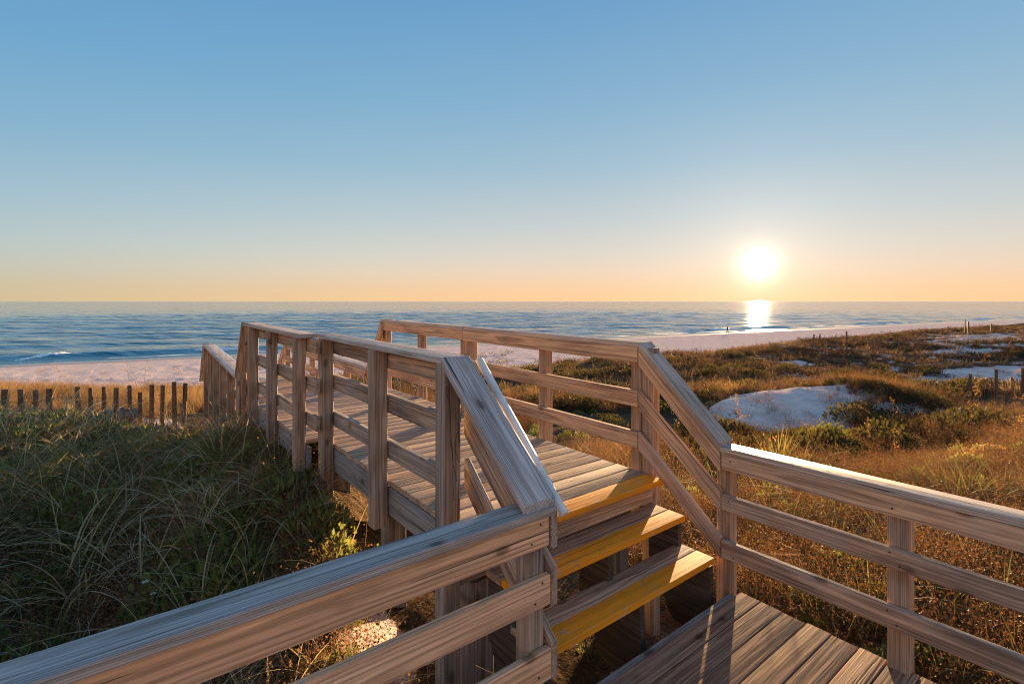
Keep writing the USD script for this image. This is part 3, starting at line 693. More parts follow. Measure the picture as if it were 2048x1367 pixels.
l1 = railing("lower_railing", "left railing of the lower walkway with tall shaded posts", [(*low(0.02, y, 0)[:2], -1.9, 0.79, 0.10, 0.2) for y in LPY] + [(*low(0.0, 0.35, 0)[:2], -1.2, 0.9, 0.09, 0.2)], [
    ("cap_board", low(0.02, -0.05, 1.525), low(0.02, 0.60, 0.83), 0.15, 0.036, CAP, dict(tint=0.3, **cut)),
    ("rail_board", low(0.075, -0.05, 1.43), low(0.075, 0.60, 0.735), 0.036, 0.12, RAIL, dict(tint=0.2, **cut)),
    ("rail_board", low(0.075, -0.05, 1.12), low(0.075, 0.60, 0.43), 0.036, 0.12, RAIL, dict(tint=0.2, **cut)),
    ("rail_board", low(0.075, -0.05, 0.82), low(0.075, 0.60, 0.13), 0.036, 0.12, RAIL, dict(tint=0.2, **cut)),
    ("cap_board", low(0.03, 0.585, 0.81), low(0.03, 6.6, 0.81), 0.16, 0.036, CAP, dict(tint=0.5)),
    ("rail_board", low(0.09, 0.60, 0.72), low(0.09, 6.6, 0.72), 0.036, 0.13, RAIL, dict(tint=0.2)),
    ("rail_board", low(0.09, 0.60, 0.42), low(0.09, 6.6, 0.42), 0.036, 0.13, RAIL, dict(tint=0.2)),
    ("rail_board", low(0.09, 0.60, 0.12), low(0.09, 6.6, 0.12), 0.036, 0.13, RAIL, dict(tint=0.2)),
    ("cap_board", low(0.03, 6.58, 0.82), low(0.03, 7.8, -0.15), 0.15, 0.036, CAP, dict(tint=0.3, **cut)),
    ("rail_board", low(0.09, 6.62, 0.62), low(0.09, 7.8, -0.35), 0.036, 0.13, RAIL, dict(tint=0.2, **cut)),
    ("rail_board", low(0.09, 6.62, 0.30), low(0.09, 7.8, -0.67), 0.036, 0.13, RAIL, dict(tint=0.2, **cut)),
])
hr2 = thing("pipe_handrail", "white plastic pipe handrail on the far lower railing", "handrail")
put("pipe", tube([low(0.17, y, 0.80) for y in np.linspace(0.55, 6.5, 24)], 0.022, 14), PVC, hr2, smooth=40)
for y in (1.0, 3.5, 6.0):
    put("bracket", tube([low(0.11, y, 0.76), low(0.15, y, 0.755), low(0.17, y, 0.785)], 0.008, 6), PVC, hr2)
l2 = railing("lower_railing", "right railing of the lower walkway seen through the posts", [(*low(1.74, y, 0)[:2], -1.9, 0.78, 0.09, 0.2) for y in LPY], [
    ("cap_board", low(1.80, 0.02, 1.525), low(1.78, 0.62, 0.835), 0.15, 0.036, CAP, dict(tint=0.1, **cut)),
    ("rail_board", low(1.70, 0.02, 1.43), low(1.70, 0.62, 0.735), 0.036, 0.12, RAIL, dict(tint=0.1, **cut)),
    ("rail_board", low(1.70, 0.02, 1.12), low(1.70, 0.62, 0.43), 0.036, 0.12, RAIL, dict(tint=0.1, **cut)),
    ("rail_board", low(1.70, 0.02, 0.82), low(1.70, 0.62, 0.13), 0.036, 0.12, RAIL, dict(tint=0.1, **cut)),
    ("cap_board", low(1.74, 0.585, 0.80), low(1.74, 6.6, 0.80), 0.15, 0.036, CAP, dict(tint=0.5)),
    ("rail_board", low(1.67, 0.60, 0.71), low(1.67, 6.6, 0.71), 0.036, 0.13, RAIL, dict(tint=0.5)),
    ("rail_board", low(1.67, 0.60, 0.42), low(1.67, 6.6, 0.42), 0.036, 0.13, RAIL, dict(tint=0.4)),
    ("rail_board", low(1.67, 0.60, 0.12), low(1.67, 6.6, 0.12), 0.036, 0.13, RAIL, dict(tint=0.4)),
    ("cap_board", low(1.74, 6.58, 0.82), low(1.74, 7.8, -0.15), 0.15, 0.036, CAP, dict(tint=0.3, **cut)),
    ("rail_board", low(1.67, 6.62, 0.62), low(1.67, 7.8, -0.35), 0.036, 0.13, RAIL, dict(tint=0.2, **cut)),
])

# ---------------------------------------------------------------- fences, posts, walker
fence = thing("picket_fence", "dark weathered picket fence behind the grassy mound on the left", "fence")
PK = [(10, 778, 13), (42, 778, 12.5), (71, 779, 12), (98.5, 777, 11.5), (154.5, 773, 10.5), (181.5, 775, 9.5), (208, 773, 9), (232.5, 775, 9), (259, 770.5, 8.5), (280, 784, 8.5), (303.5, 769, 9), (325.5, 770, 8), (348, 763, 8), (370.5, 766, 7.5)]
PK = [(-110, 782, 14), (-75, 780, 14), (-38, 779, 13)] + PK
wire_pts = {0: [], 1: []}
for px, yt, wpx in PK:
    D = 8.0 + 3.0 * (px - 10) / 360.0
    x, y = at(px, D)
    zt = EYE - (yt - 602) / FPX * D
    zb = float(ground_z(x, y)) - 0.15
    jx, jy = RNG.normal(size=2) * 0.02
    board(fence, "picket", (x + jx, y + jy, zb), (x, y, zt), wpx / FPX * D * 0.97, 0.022, DARKWOOD, up=(math.sin(YAW) + RNG.normal() * 0.15, math.cos(YAW), 0), tint=0.25, step=0.2)
    for k, dz in ((0, 0.2), (1, 0.62)):
        wire_pts[k].append((x, y, zt - dz))
for k in (0, 1):
    put("wire", tube(wire_pts[k], 0.003, 5), WIRE, fence)
x0, y0 = at(242, 10.2)
z0 = float(ground_z(x0, y0))
bx = thing("plank_box", "low grey plank box with a round hole behind the picket fence", "box", (x0, y0, z0), -YAW)
board(bx, "side_plank", (-0.32, 0, 0.32), (0.34, 0, 0.36), 0.03, 0.30, BEAM, up=(0, 0, 1), tint=0.9)
board(bx, "corner_post", (-0.0, -0.045, -0.1), (0.0, -0.045, 0.53), 0.14, 0.05, BEAM, up=(0, 1, 0), tint=0.8)
put("ring", tube([(0.04 * math.cos(a), -0.078, 0.28 + 0.03 * math.sin(a)) for a in np.linspace(0, 6.2, 16)], 0.008, 6), PVC, bx)

sf = thing("sand_fence", "slatted wooden sand fence leaning among grass at the right edge", "fence")
SFP = [(1941, 747, 20.6), (1992.5, 738, 20.0), (2046, 735, 19.4)]
for px, yt, D in SFP:
    x, y = at(px, D)
    post(sf, x, y, float(ground_z(x, y)) - 0.3, EYE - (yt - 602) / FPX * D, 0.09, 0.09, DARKWOOD, lean=0.03)
for k in range(26):
    u = k / 25
    px = 1947 + u * 130 + RNG.normal() * 0.6
    D = 20.5 - 1.5 * u
    x, y = at(px, D)
    zt = EYE - (763 + 3 * math.sin(k * 0.7) + RNG.normal() * 2.0 - 602 - 6 * u) / FPX * D
    tx, ty = at(px - 5 + RNG.normal() * 2, D)
    board(sf, "lath", (x, y, zt - 1.0), (tx, ty, zt), 0.036, 0.012, DARKWOOD, up=(math.sin(YAW), math.cos(YAW), 0), tint=0.35, step=0.5, warp=0.006)
for dz in (0.25, 0.7):
    put("wire", tube([(*at(px, 20.5 - 1.5 * (px - 1947) / 130), EYE - (763 - 602) / FPX * 20 - dz) for px in np.linspace(1938, 2080, 12)], 0.004, 5), WIRE, sf)

BP = [(1628, 668.5, 676, 46, "shortest weathered post on the dune crest below the sun"), (1640, 668, 676, 46.5, "thin short post just right of the shortest crest post"), (1693, 662, 678, 41, "dark stout post standing alone midway along the dune crest"),
      (1929.6, 638, 657, 54, "tallest dark post on the far dune crest at right"), (1937, 643, 660, 53, "post beside the tallest one on the right dune crest"), (1982, 647, 657, 54, "short post nearest the right end of the dune crest")]
for px, yt, yb, D, lab in BP:
    x, y = at(px, D)
    z1 = EYE - (yt - 602) / FPX * D
    t = thing("beach_post", lab, "post", (x, y, 0), 0.3, group="posts along the dune crest")
    post(t, 0, 0, min(float(ground_z(x, y)), EYE - (yb - 602) / FPX * D) - 0.3, z1, 0.11, 0.11, DARKWOOD, lean=0.03, name="shaft", tint=0.15)
    put("cap", tube([(0, 0, z1), (0, 0, z1 + 0.012)], 0.06, 8), WIRE, t)

# a walker far off on the beach: one continuous body
import manifold3d as m3
import trimesh


def chain(joints):
    out = []
    for (a, ra), (b, rb) in zip(joints[:-1], joints[1:]):
        sa = m3.Manifold.sphere(ra, 14).translate(tuple(a))
        sb = m3.Manifold.sphere(rb, 14).translate(tuple(b))
        out.append(m3.Manifold.batch_hull([sa, sb]))
    return out


bones = chain([((0, 0, .95), .13), ((0, 0.01, 1.15), .135), ((0, 0.02, 1.36), .15), ((0, 0.03, 1.5), .06), ((0, 0.05, 1.6), .085), ((0, 0.05, 1.66), .09)])
for s in (-1, 1):
    bones += chain([((s * .09, 0, .93), .1), ((s * .1, s * .13, .5), .065), ((s * .1, s * .17 - .08, .1), .045), ((s * .1, s * .17 + .08, .045), .035)])
    bones += chain([((s * .19, 0.02, 1.4), .06), ((s * .24, -s * .10, 1.13), .045), ((s * .22, -s * .06 + .08, .9), .035), ((s * .21, -s * .04 + .13, .83), .03)])
body = m3.Manifold.batch_boolean(bones, m3.OpType.Add).refine_to_length(0.05)
bm = body.to_mesh()
bt = trimesh.Trimesh(bm.vert_properties[:, :3], bm.tri_verts, process=False)
trimesh.smoothing.filter_taubin(bt, iterations=6)
CLOTH = usdkit.material(stage, "/World/Looks/dark_clothes", {"n": ("noise_texture", {"scale": 20.0}), "c": ("rgb_ramp", {"ramp": [(0.3, (0.02, 0.02, 0.028)), (0.7, (0.05, 0.045, 0.05))]}), "p": ("principled_bsdf", {"roughness": 0.8})}, [("n.fac", "c.fac"), ("c.color", "p.base_color")], surface="p.BSDF")
HAIR = usdkit.material(stage, "/World/Looks/dark_hair", {"p": ("principled_bsdf", {"base_color": (0.03, 0.02, 0.015), "roughness": 0.6})}, [], surface="p.BSDF")
px_, py_ = at(1455, 112)
wk = thing("person", "distant person in dark clothes walking along the beach left of the sun", "person", (px_, py_, float(ground_z(px_, py_))), math.radians(-120))
put("body", (np.array(bt.vertices), np.array(bt.faces)), CLOTH, wk, smooth=True)
hair = trimesh.creation.icosphere(2, 0.1)
hair.apply_scale((1, 1.05, 0.8))
hair.apply_translation((0, 0.03, 1.70))
put("hair", hair, HAIR, wk, smooth=True)

# ---------------------------------------------------------------- plants
def leaf_look(name, stops, trans=0.45, rough=0.6, spec=0.2):
    return usdkit.material(stage, f"/World/Looks/{name}", {
        "geo": ("geometry", {}), "ob": ("object_info", {}),
        "a": ("math", {"math_type": "multiply", "value2": 0.45}), "b": ("math", {"math_type": "multiply_add", "value2": 0.25}),
        "pn": ("noise_texture", {"scale": 0.55, "detail": 3.0}), "pr": ("map_range", {"from_min": 0.33, "from_max": 0.67, "to_min": -0.12, "to_max": 0.42, "clamp": True}), "ps": ("math", {"math_type": "add"}),
        "c": ("rgb_ramp", {"ramp": stops}),
        "p": ("principled_bsdf", {"roughness": rough, "specular_ior_level": spec}), "t": ("translucent_bsdf", {}),
        "tc": ("mix_color", {"blend_type": "multiply", "fac": 1.0, "b": (1.25, 1.1, 0.7), "use_clamp": False}),
        "m": ("mix_closure", {"fac": trans}),
    }, [("geo.random_per_island", "a.value1"), ("ob.random", "b.value1"), ("a.value", "b.value3"), ("geo.position", "pn.vector"), ("pn.fac", "pr.value"), ("b.value", "ps.value1"), ("pr.result", "ps.value2"), ("ps.value", "c.fac"), ("c.color", "p.base_color"), ("c.color", "tc.a"), ("tc.result", "t.color"),
        ("p.BSDF", "m.closure1"), ("t.BSDF", "m.closure2")], surface="m.closure")


FARSTRAW = leaf_look("far_straw", [(0.0, (0.07, 0.048, 0.034)), (0.4, (0.17, 0.115, 0.075)), (0.75, (0.30, 0.21, 0.135)), (1.0, (0.40, 0.29, 0.18))], trans=0.35)
SCRUB = leaf_look("olive_scrub", [(0.0, (0.035, 0.034, 0.018)), (0.45, (0.08, 0.07, 0.032)), (0.8, (0.15, 0.125, 0.05)), (1.0, (0.24, 0.18, 0.08))])
BLEACHED = leaf_look("bleached_blades", [(0.0, (0.44, 0.35, 0.20)), (0.5, (0.64, 0.53, 0.34)), (1.0, (0.76, 0.65, 0.45))], trans=0.4)
STRAW = leaf_look("straw_blades", [(0.0, (0.12, 0.075, 0.04)), (0.35, (0.27, 0.17, 0.09)), (0.7, (0.42, 0.29, 0.155)), (1.0, (0.26, 0.215, 0.10))])
GREENGRASS = leaf_look("green_blades", [(0.0, (0.13, 0.145, 0.05)), (0.4, (0.24, 0.235, 0.09)), (0.75, (0.38, 0.33, 0.15)), (1.0, (0.50, 0.38, 0.20))])
LEAF = leaf_look("shrub_leaves", [(0.0, (0.11, 0.145, 0.05)), (0.45, (0.225, 0.265, 0.09)), (0.8, (0.38, 0.38, 0.13)), (1.0, (0.56, 0.48, 0.19))], trans=0.5, spec=0.35)
LIME = leaf_look("bright_leaves", [(0.0, (0.07, 0.09, 0.02)), (0.5, (0.16, 0.18, 0.035)), (1.0, (0.32, 0.29, 0.06))], trans=0.5)
WEED = leaf_look("dry_weed", [(0.0, (0.06, 0.034, 0.02)), (0.45, (0.17, 0.09, 0.048)), (0.8, (0.32, 0.19, 0.10)), (1.0, (0.52, 0.37, 0.21))], trans=0.4)
TANWEED = leaf_look("tan_weed", [(0.0, (0.13, 0.075, 0.045)), (0.45, (0.34, 0.20, 0.115)), (0.8, (0.55, 0.37, 0.22)), (1.0, (0.72, 0.56, 0.38))], trans=0.45)
DARKWEED = leaf_look("far_dry_weed", [(0.0, (0.045, 0.03, 0.022)), (0.5, (0.12, 0.075, 0.05)), (1.0, (0.26, 0.17, 0.11))], trans=0.3)
PALE = leaf_look("pale_twigs", [(0.0, (0.34, 0.25, 0.18)), (1.0, (0.64, 0.52, 0.41))], trans=0.1)
OAT = leaf_look("sea_oat", [(0.0, (0.30, 0.17, 0.07)), (1.0, (0.52, 0.33, 0.16))], trans=0.4)
PETAL = leaf_look("white_petals", [(0.0, (0.70, 0.70, 0.68)), (1.0, (0.85, 0.84, 0.80))], trans=0.3)


def blades(rng, n, radius, h, lean, w, droop=0.5, segs=4, up=0.0):
    """n arching blades as tapered strips."""
    th, rr = rng.random(n) * 2 * np.pi, radius * np.sqrt(rng.random(n))
    base = np.stack([rr * np.cos(th), rr * np.sin(th), np.full(n, -0.03)], -1)
    az = th + rng.normal(size=n) * 0.9
    L = h[0] + (h[1] - h[0]) * rng.random(n)
    le = lean[0] + (lean[1] - lean[0]) * rng.random(n)
    dr = droop * (0.4 + rng.random(n))
    t = np.linspace(0, 1, segs + 1)
    hor = L[:, None] * (le[:, None] * t + dr[:, None] * 0.55 * t**2.2)
    ver = L[:, None] * (t * np.sqrt(np.clip(1 - le**2 * 0.6, 0.2, 1))[:, None] - dr[:, None] * 0.5 * t**2.6)
    d = np.stack([np.cos(az), np.sin(az), az * 0], -1)
    tw = az + np.pi / 2 + rng.normal(size=n) * 0.7
    sd = np.stack([np.cos(tw), np.sin(tw), az * 0], -1)
    ww = w * (0.6 + 0.8 * rng.random(n))
    c = base[:, None] + hor[..., None] * d[:, None] + np.stack([ver * 0, ver * 0, ver], -1)
    wid = ww[:, None] * (1 - t**1.7 * 0.92)
    v = np.stack([c - sd[:, None] * wid[..., None] / 2, c + sd[:, None] * wid[..., None] / 2], 2).reshape(-1, 3)
    k = np.arange(n)[:, None] * (segs + 1) * 2 + np.arange(segs)[None] * 2
    q = np.stack([k, k + 1, k + 3, k + 2], -1).reshape(-1, 4)
    return v, np.vstack([q[:, [0, 1, 2]], q[:, [0, 2, 3]]])


def leaves(rng, pts, size, dirs=None, aspect=0.5, flat=0.0):
    """Pointed leaves (two folded triangles each) at pts."""
    n = len(pts)
    d = rng.normal(size=(n, 3)) if dirs is None else dirs + rng.normal(size=(n, 3)) * 0.45
    d[:, 2] = d[:, 2] * (1 - flat) + 0.25
    d /= np.linalg.norm(d, axis=1, keepdims=True)
    s = np.cross(d, rng.normal(size=(n, 3)))
    s /= np.linalg.norm(s, axis=1, keepdims=True)
    nn = np.cross(d, s)
    L = (size * (0.6 + 0.8 * rng.random(n)))[:, None]
    v = np.stack([pts, pts + d * L * 0.5 + s * L * aspect * 0.5 + nn * L * 0.08, pts + d * L, pts + d * L * 0.5 - s * L * aspect * 0.5 + nn * L * 0.08], 1).reshape(-1, 3)
    k = np.arange(n)[:, None] * 4
    return v, np.vstack([k + [0, 1, 2], k + [0, 2, 3]])


def stems(rng, n, radius, h, spread, w=0.004, segs=4, wig=0.12):
    """n thin crooked stems as flat strips; returns the mesh and points along them."""
    th = rng.random(n) * 2 * np.pi
    rr = radius * np.sqrt(rng.random(n))
    p = np.stack([rr * np.cos(th), rr * np.sin(th), np.full(n, -0.03)], -1)
    L = h[0] + (h[1] - h[0]) * rng.random(n)
    d = np.stack([np.cos(th) * spread * rng.random(n), np.sin(th) * spread * rng.random(n), np.ones(n)], -1)
    pts = [p]
    for k in range(segs):
        d = d + rng.normal(size=(n, 3)) * wig
        d /= np.linalg.norm(d, axis=1, keepdims=True)
        pts.append(pts[-1] + d * L[:, None] / segs)
    P = np.stack(pts, 1)
    a = rng.random(n) * np.pi
    sd = np.stack([np.cos(a), np.sin(a), a * 0], -1)[:, None]
    wid = w * np.linspace(1, 0.45, segs + 1)[None, :, None]
    v = np.stack([P - sd * wid / 2, P + sd * wid / 2], 2).reshape(-1, 3)
    k = np.arange(n)[:, None] * (segs + 1) * 2 + np.arange(segs)[None] * 2
    q = np.stack([k, k + 1, k + 3, k + 2], -1).reshape(-1, 4)
    return (v, np.vstack([q[:, [0, 1, 2]], q[:, [0, 2, 3]]])), P


def shrub(rng, n, r, h, size):
    u = rng.normal(size=(n, 3))
    u /= np.linalg.norm(u, axis=1, keepdims=True)
    u[:, 2] = np.abs(u[:, 2])
    k = (0.35 + 0.65 * rng.random(n) ** 0.45)[:, None] * (0.72 + 0.5 * fbm(u[:, 0] * 2.2 + u[:, 2], u[:, 1] * 2.2, int(rng.integers(99)), 2))[:, None]
    p = u * k * np.array([r, r, h])
    return leaves(rng, p, size, dirs=u * 0.8 + np.array([0, 0, 0.5]))


def weed(rng, n, r, h, seeds, size):
    st, P = stems(rng, n, r, h, 0.7, 0.003, 4, 0.22)
    pts = P[rng.integers(0, n, seeds), rng.integers(1, 5, seeds)] + rng.normal(size=(seeds, 3)) * [0.022, 0.022, 0.03]
    return merge([st, leaves(rng, pts, size, aspect=0.85)])


def oat(rng, h, lean=0.25, spikes=46):
    t = np.linspace(0, 1, 12)
    az = rng.random() * 6.28
    hor = h * lean * (0.35 * t + t**4 * 1.1)
    z = h * (t - 0.16 * lean * t**4 * 2)
    P = np.stack([hor * np.cos(az), hor * np.sin(az), z - 0.05], -1)
    st = tube(P, np.linspace(0.0032, 0.0012, 12), 4, False)
    tt = 0.66 + 0.36 * rng.random(spikes)
    q = np.stack([np.interp(tt, t, P[:, k]) for k in range(3)], -1)
    off = rng.normal(size=(spikes, 3)) * [0.025, 0.025, 0.012]
    off += np.array([math.cos(az), math.sin(az), 0]) * 0.02
    d = np.tile([math.cos(az) * 0.4, math.sin(az) * 0.4, -1.0], (spikes, 1))
    return merge([st, leaves(rng, q + off, 0.034, dirs=d, aspect=0.42)])


VR = np.random.default_rng(23)
PROTO = {
    "green_tuft": [(blades(VR, 26, 0.07, (0.35, 0.85), (0.1, 0.7), 0.0085, 0.9, 7), GREENGRASS) for _ in range(4)],
    "straw_tuft": [(blades(VR, 40, 0.09, (0.22, 0.6), (0.05, 0.55), 0.006, 0.5, 4), STRAW) for _ in range(4)],
    "far_tuft": [(blades(VR, 26, 0.28, (0.2, 0.5), (0.0, 0.5), 0.016, 0.35, 2), FARSTRAW) for _ in range(3)],
    "leafy": [(shrub(VR, 280, 0.27, 0.25, 0.056), LEAF) for _ in range(4)],
    "lime": [(shrub(VR, 380, 0.2, 0.24, 0.036), LIME) for _ in range(2)],
    "weed": [(weed(VR, 26, 0.12, (0.2, 0.45), 230, 0.015), WEED) for _ in range(4)],
    "pale_weed": [(weed(VR, 26, 0.13, (0.2, 0.45), 210, 0.016), TANWEED) for _ in range(4)],
    "far_weed": [(weed(VR, 20, 0.35, (0.18, 0.42), 190, 0.045), DARKWEED) for _ in range(3)],
    "long_blades": [(blades(VR, 13, 0.06, (0.5, 1.05), (0.15, 0.8), 0.0105, 1.0, 9), BLEACHED) for _ in range(5)],
    "twig": [(stems(VR, 12, 0.15, (0.25, 0.6), 1.1, 0.0045, 6, 0.3)[0], PALE) for _ in range(3)],
    "oat": [(oat(VR, 1.0 + 0.35 * VR.random(), 0.1 + 0.25 * VR.random(), 26), OAT) for _ in range(4)],
}
KEEP_OUT = lambda x, y: ((x > 1.32) & (x < 3.15) & (y > 1.3) & (y < 7.0)) | ((x > -4) & (x < 3.2) & (y < 1.85)) | ((x > 1.0) & (x < 3.6) & (y >= 6.8) & (y < 15))


def spread(n, px0, px1, d0, d1, keep=None, sand=0.02, clump=0.0, seed=1, deck_ok=0.0):
    """Random points evenly over a wedge of ground, thinned on bare sand."""
    r = np.random.default_rng(seed)
    D = np.sqrt(d0**2 + (d1**2 - d0**2) * r.random(n))
    px = px0 + (px1 - px0) * r.random(n)
    x, y = at(px, D)
    p = 1 - bare_sand(x, y) * (1 - sand)
    if clump:
        X, DD = to_cam(x, y)
        p = p * smooth01(fbm(X / clump, DD / clump, seed + 100, 3), 0.47, 0.56)
    ok = (r.random(n) < p) & (~KEEP_OUT(x, y) | (r.random(n) < deck_ok) & (y > 1.9))
    if keep is not None:
        ok &= keep(x, y, px, D)
    x, y = x[ok], y[ok]
    return np.stack([x, y, ground_z(x, y)], -1)


def scatter(name, label, kinds, points, smin, smax, seed, lean=0.12, limit=None):
    r = np.random.default_rng(seed)
    pi = UsdGeom.PointInstancer.Define(stage, fresh_path(name))
    path = str(pi.GetPath())
    protos = []
    for kind in kinds:
        for k, (m, mat) in enumerate(PROTO[kind]):
            mm = usdkit.mesh(stage, f"{path}/kinds/{kind}_{k:03d}", m, mat)
            protos.append(mm.GetPath())
    pi.CreatePrototypesRel().SetTargets(protos)
    n = len(points)
    pi.CreatePositionsAttr(Vt.Vec3fArray.FromNumpy(points.astype(np.float32)))
    pi.CreateProtoIndicesAttr(Vt.IntArray.FromNumpy(r.integers(0, len(protos), n).astype(np.int32)))
    s = smin + (smax - smin) * r.random(n) ** 1.4
    if limit is not None:
        s = s * limit(points)
    pi.CreateScalesAttr(Vt.Vec3fArray.FromNumpy(np.stack([s, s, s * (0.8 + 0.4 * r.random(n))], -1).astype(np.float32)))
    a, tx, ty = r.random(n) * 2 * np.pi, r.normal(size=n) * lean, r.normal(size=n) * lean
    q = []
    for i in range(n):
        g = (Gf.Rotation(Gf.Vec3d(0, 0, 1), math.degrees(a[i])) * Gf.Rotation(Gf.Vec3d(1, 0, 0), math.degrees(tx[i])) * Gf.Rotation(Gf.Vec3d(0, 1, 0), math.degrees(ty[i]))).GetQuat()
        q.append(Gf.Quath(g))
    pi.CreateOrientationsAttr(Vt.QuathArray(q))
    tell(pi, label, kind="stuff")
    return n


def low_by_rail(p):
    """Plants right beside the boardwalk stay low."""
    x, y = p[:, 0], p[:, 1]
    d = np.where(x < 1.4, y - 1.9, x - 3.1)
    return np.clip(0.5 + 0.6 * np.maximum(d, 0), 0.5, 1.0)


left_near = lambda x, y, px, D: (x < 1.3) & (y > 1.9)
right_near = lambda x, y, px, D: (x > 3.15)
scatter("shrub_cover", "dark green leafy ground cover on the dune left of the boardwalk", ["leafy"], np.vstack([
    spread(620, -600, 330, 2.2, 9.0, left_near, 0, 0.9, 3), spread(280, 330, 760, 2.2, 7.5, left_near, 0, 0.6, 73), spread(280, -500, 420, 4.2, 7.2, left_near, 0, 0, 4), spread(25, 560, 800, 3.2, 7.0, lambda x, y, px, D: (x > 1.1) & (x < 1.7) & (y > 2.8) & (y < 7), 0, 0, 74, 1.0)]), 0.6, 1.15, 5, limit=low_by_rail)
scatter("shrub_cover", "patches of yellow-green leaves among the dry weeds", ["lime", "leafy"], np.vstack([
    spread(500, 1080, 2400, 2.6, 10.0, right_near, 0, 0.7, 6), spread(240, 560, 760, 4.5, 6.5, left_near, 0, 0.6, 7), spread(260, 620, 2300, 10, 22, None, 0, 2.2, 8), spread(380, -300, 400, 2.2, 5.6, left_near, 0, 0.5, 72), spread(620, 300, 760, 2.2, 5.8, left_near, 0, 0.45, 78)]), 0.5, 1.1, 9, limit=low_by_rail)
scatter("dry_weeds", "brown dried weeds covering the ground around the boardwalk", ["weed"], np.vstack([
    spread(600, -600, 330, 2.2, 9.0, left_near, 0.02, 0, 10), spread(3400, 1080, 2400, 2.6, 9.5, right_near, 0.05, 0, 11), spread(60, 700, 1420, 2.4, 7.5, lambda x, y, px, D: (x > 1.15) & (x < 3.2) & (y > 1.95) & (y < 7), 0, 0, 12, 1.0)]), 0.6, 1.25, 13, limit=low_by_rail)
scatter("dune_grass", "bleached long blades arching over the left undergrowth", ["long_blades"], np.vstack([spread(170, -600, 400, 2.3, 8.0, left_near, 0.05, 0, 91), spread(130, 380, 760, 2.3, 6.5, left_near, 0.05, 0, 95), spread(260, -500, 380, 3.4, 6.8, left_near, 0.0, 0, 92)]), 0.55, 1.15, 93, limit=low_by_rail)
scatter("dry_weeds", "tan seed-headed weeds between the left shrubs and the walkway", ["pale_weed"], np.vstack([spread(1100, 250, 800, 2.2, 7.5, left_near, 0.08, 0, 75), spread(500, -500, 250, 2.2, 6.0, left_near, 0.05, 0, 76)]), 0.55, 1.15, 77, limit=low_by_rail)
scatter("dry_weeds", "sparse weeds and stems thinning out over the bare sand", ["weed", "twig"], np.vstack([spread(420, 1400, 1960, 14.0, 20.5, None, 1.0, 1.2, 96), spread(260, 1750, 2300, 24, 36, None, 1.0, 1.6, 97)]), 0.5, 1.2, 98)
scatter("dry_twigs", "pale dead twigs tangled in the undergrowth", ["twig"], np.vstack([
    spread(420, -600, 800, 2.2, 8.5, left_near, 0.5, 0, 14), spread(160, 1080, 2400, 2.6, 9, right_near, 0.1, 0, 15)]), 0.6, 1.2, 16, limit=low_by_rail)
scatter("dune_grass", "green and straw coloured grass tufts beside the boardwalk", ["green_tuft", "straw_tuft"], np.vstack([
    spread(120, -600, 760, 2.3, 8.5, left_near, 0.02, 0, 17), spread(150, -500, 330, 4.2, 7.0, left_near, 0.02, 0, 18), spread(620, 1080, 2400, 2.6, 9.5, right_near, 0.03, 0, 19), spread(420, 380, 700, 4.4, 8.5, left_near, 0.05, 0, 20)]), 0.5, 0.9, 21, limit=low_by_rail)
scatter("dune_grass", "golden straw grass on the dunes in the middle distance", ["straw_tuft"], np.vstack([
    spread(6000, 560, 2350, 8.0, 23.0, lambda x, y, px, D: ~((px > 1925) & (D > 15.5) & (D < 20.6)), 0.05, 3.5, 22), spread(5200, -500, 560, 8.0, 25.0, lambda x, y, px, D: D > 8.4 + 1.2 * np.sin(px / 70.0), 0.03, 0, 23)]), 0.6, 1.3, 24)
scatter("dry_weeds", "reddish brown weeds on the dunes in the middle distance", ["weed"], spread(5200, 560, 2350, 9.0, 20.0, lambda x, y, px, D: ~((px > 1925) & (D > 16) & (D < 20.6)), 0.06, 3.0, 25), 0.8, 1.6, 26)
scatter("far_dune_grass", "straw grass on the far dune ridge before the beach", ["far_tuft"], spread(9500, 450, 2400, 21.0, 66.0, None, 0.02, 0, 27), 0.7, 1.5, 28)
scatter("far_dune_weeds", "brown low scrub on the far dune ridge", ["far_weed"], spread(9500, 450, 2400, 19.0, 66.0, lambda x, y, px, D: ~((px > 1925) & (D < 20.6)), 0.05, 5.0, 29), 0.7, 1.5, 30)
PROTO["scrub"] = [(shrub(VR, 420, 0.7, 0.42, 0.085), SCRUB) for _ in range(3)]
scatter("dune_scrub", "dark green scrub clumps dotted over the right dunes", ["scrub"], np.vstack([spread(260, 1380, 2000, 7.5, 14, None, 0, 2.0, 84), spread(620, 900, 2400, 13, 30, lambda x, y, px, D: ~((px > 1900) & (D < 20.6)), 0, 3.0, 81), spread(700, 450, 2400, 30, 62, None, 0, 6.0, 82)]), 0.5, 1.2, 83)
scatter("sea_oats", "thin sea oat stalks standing against the pale beach", ["oat"], np.vstack([
    spread(330, 850, 2300, 26.0, 62.0, None, 0.1, 0, 31), spread(60, -300, 440, 11.0, 24.0, None, 0.1, 0, 32), spread(40, 1350, 2300, 6.0, 20.0, right_near, 0.1, 0, 33)]), 0.7, 1.35, 34)


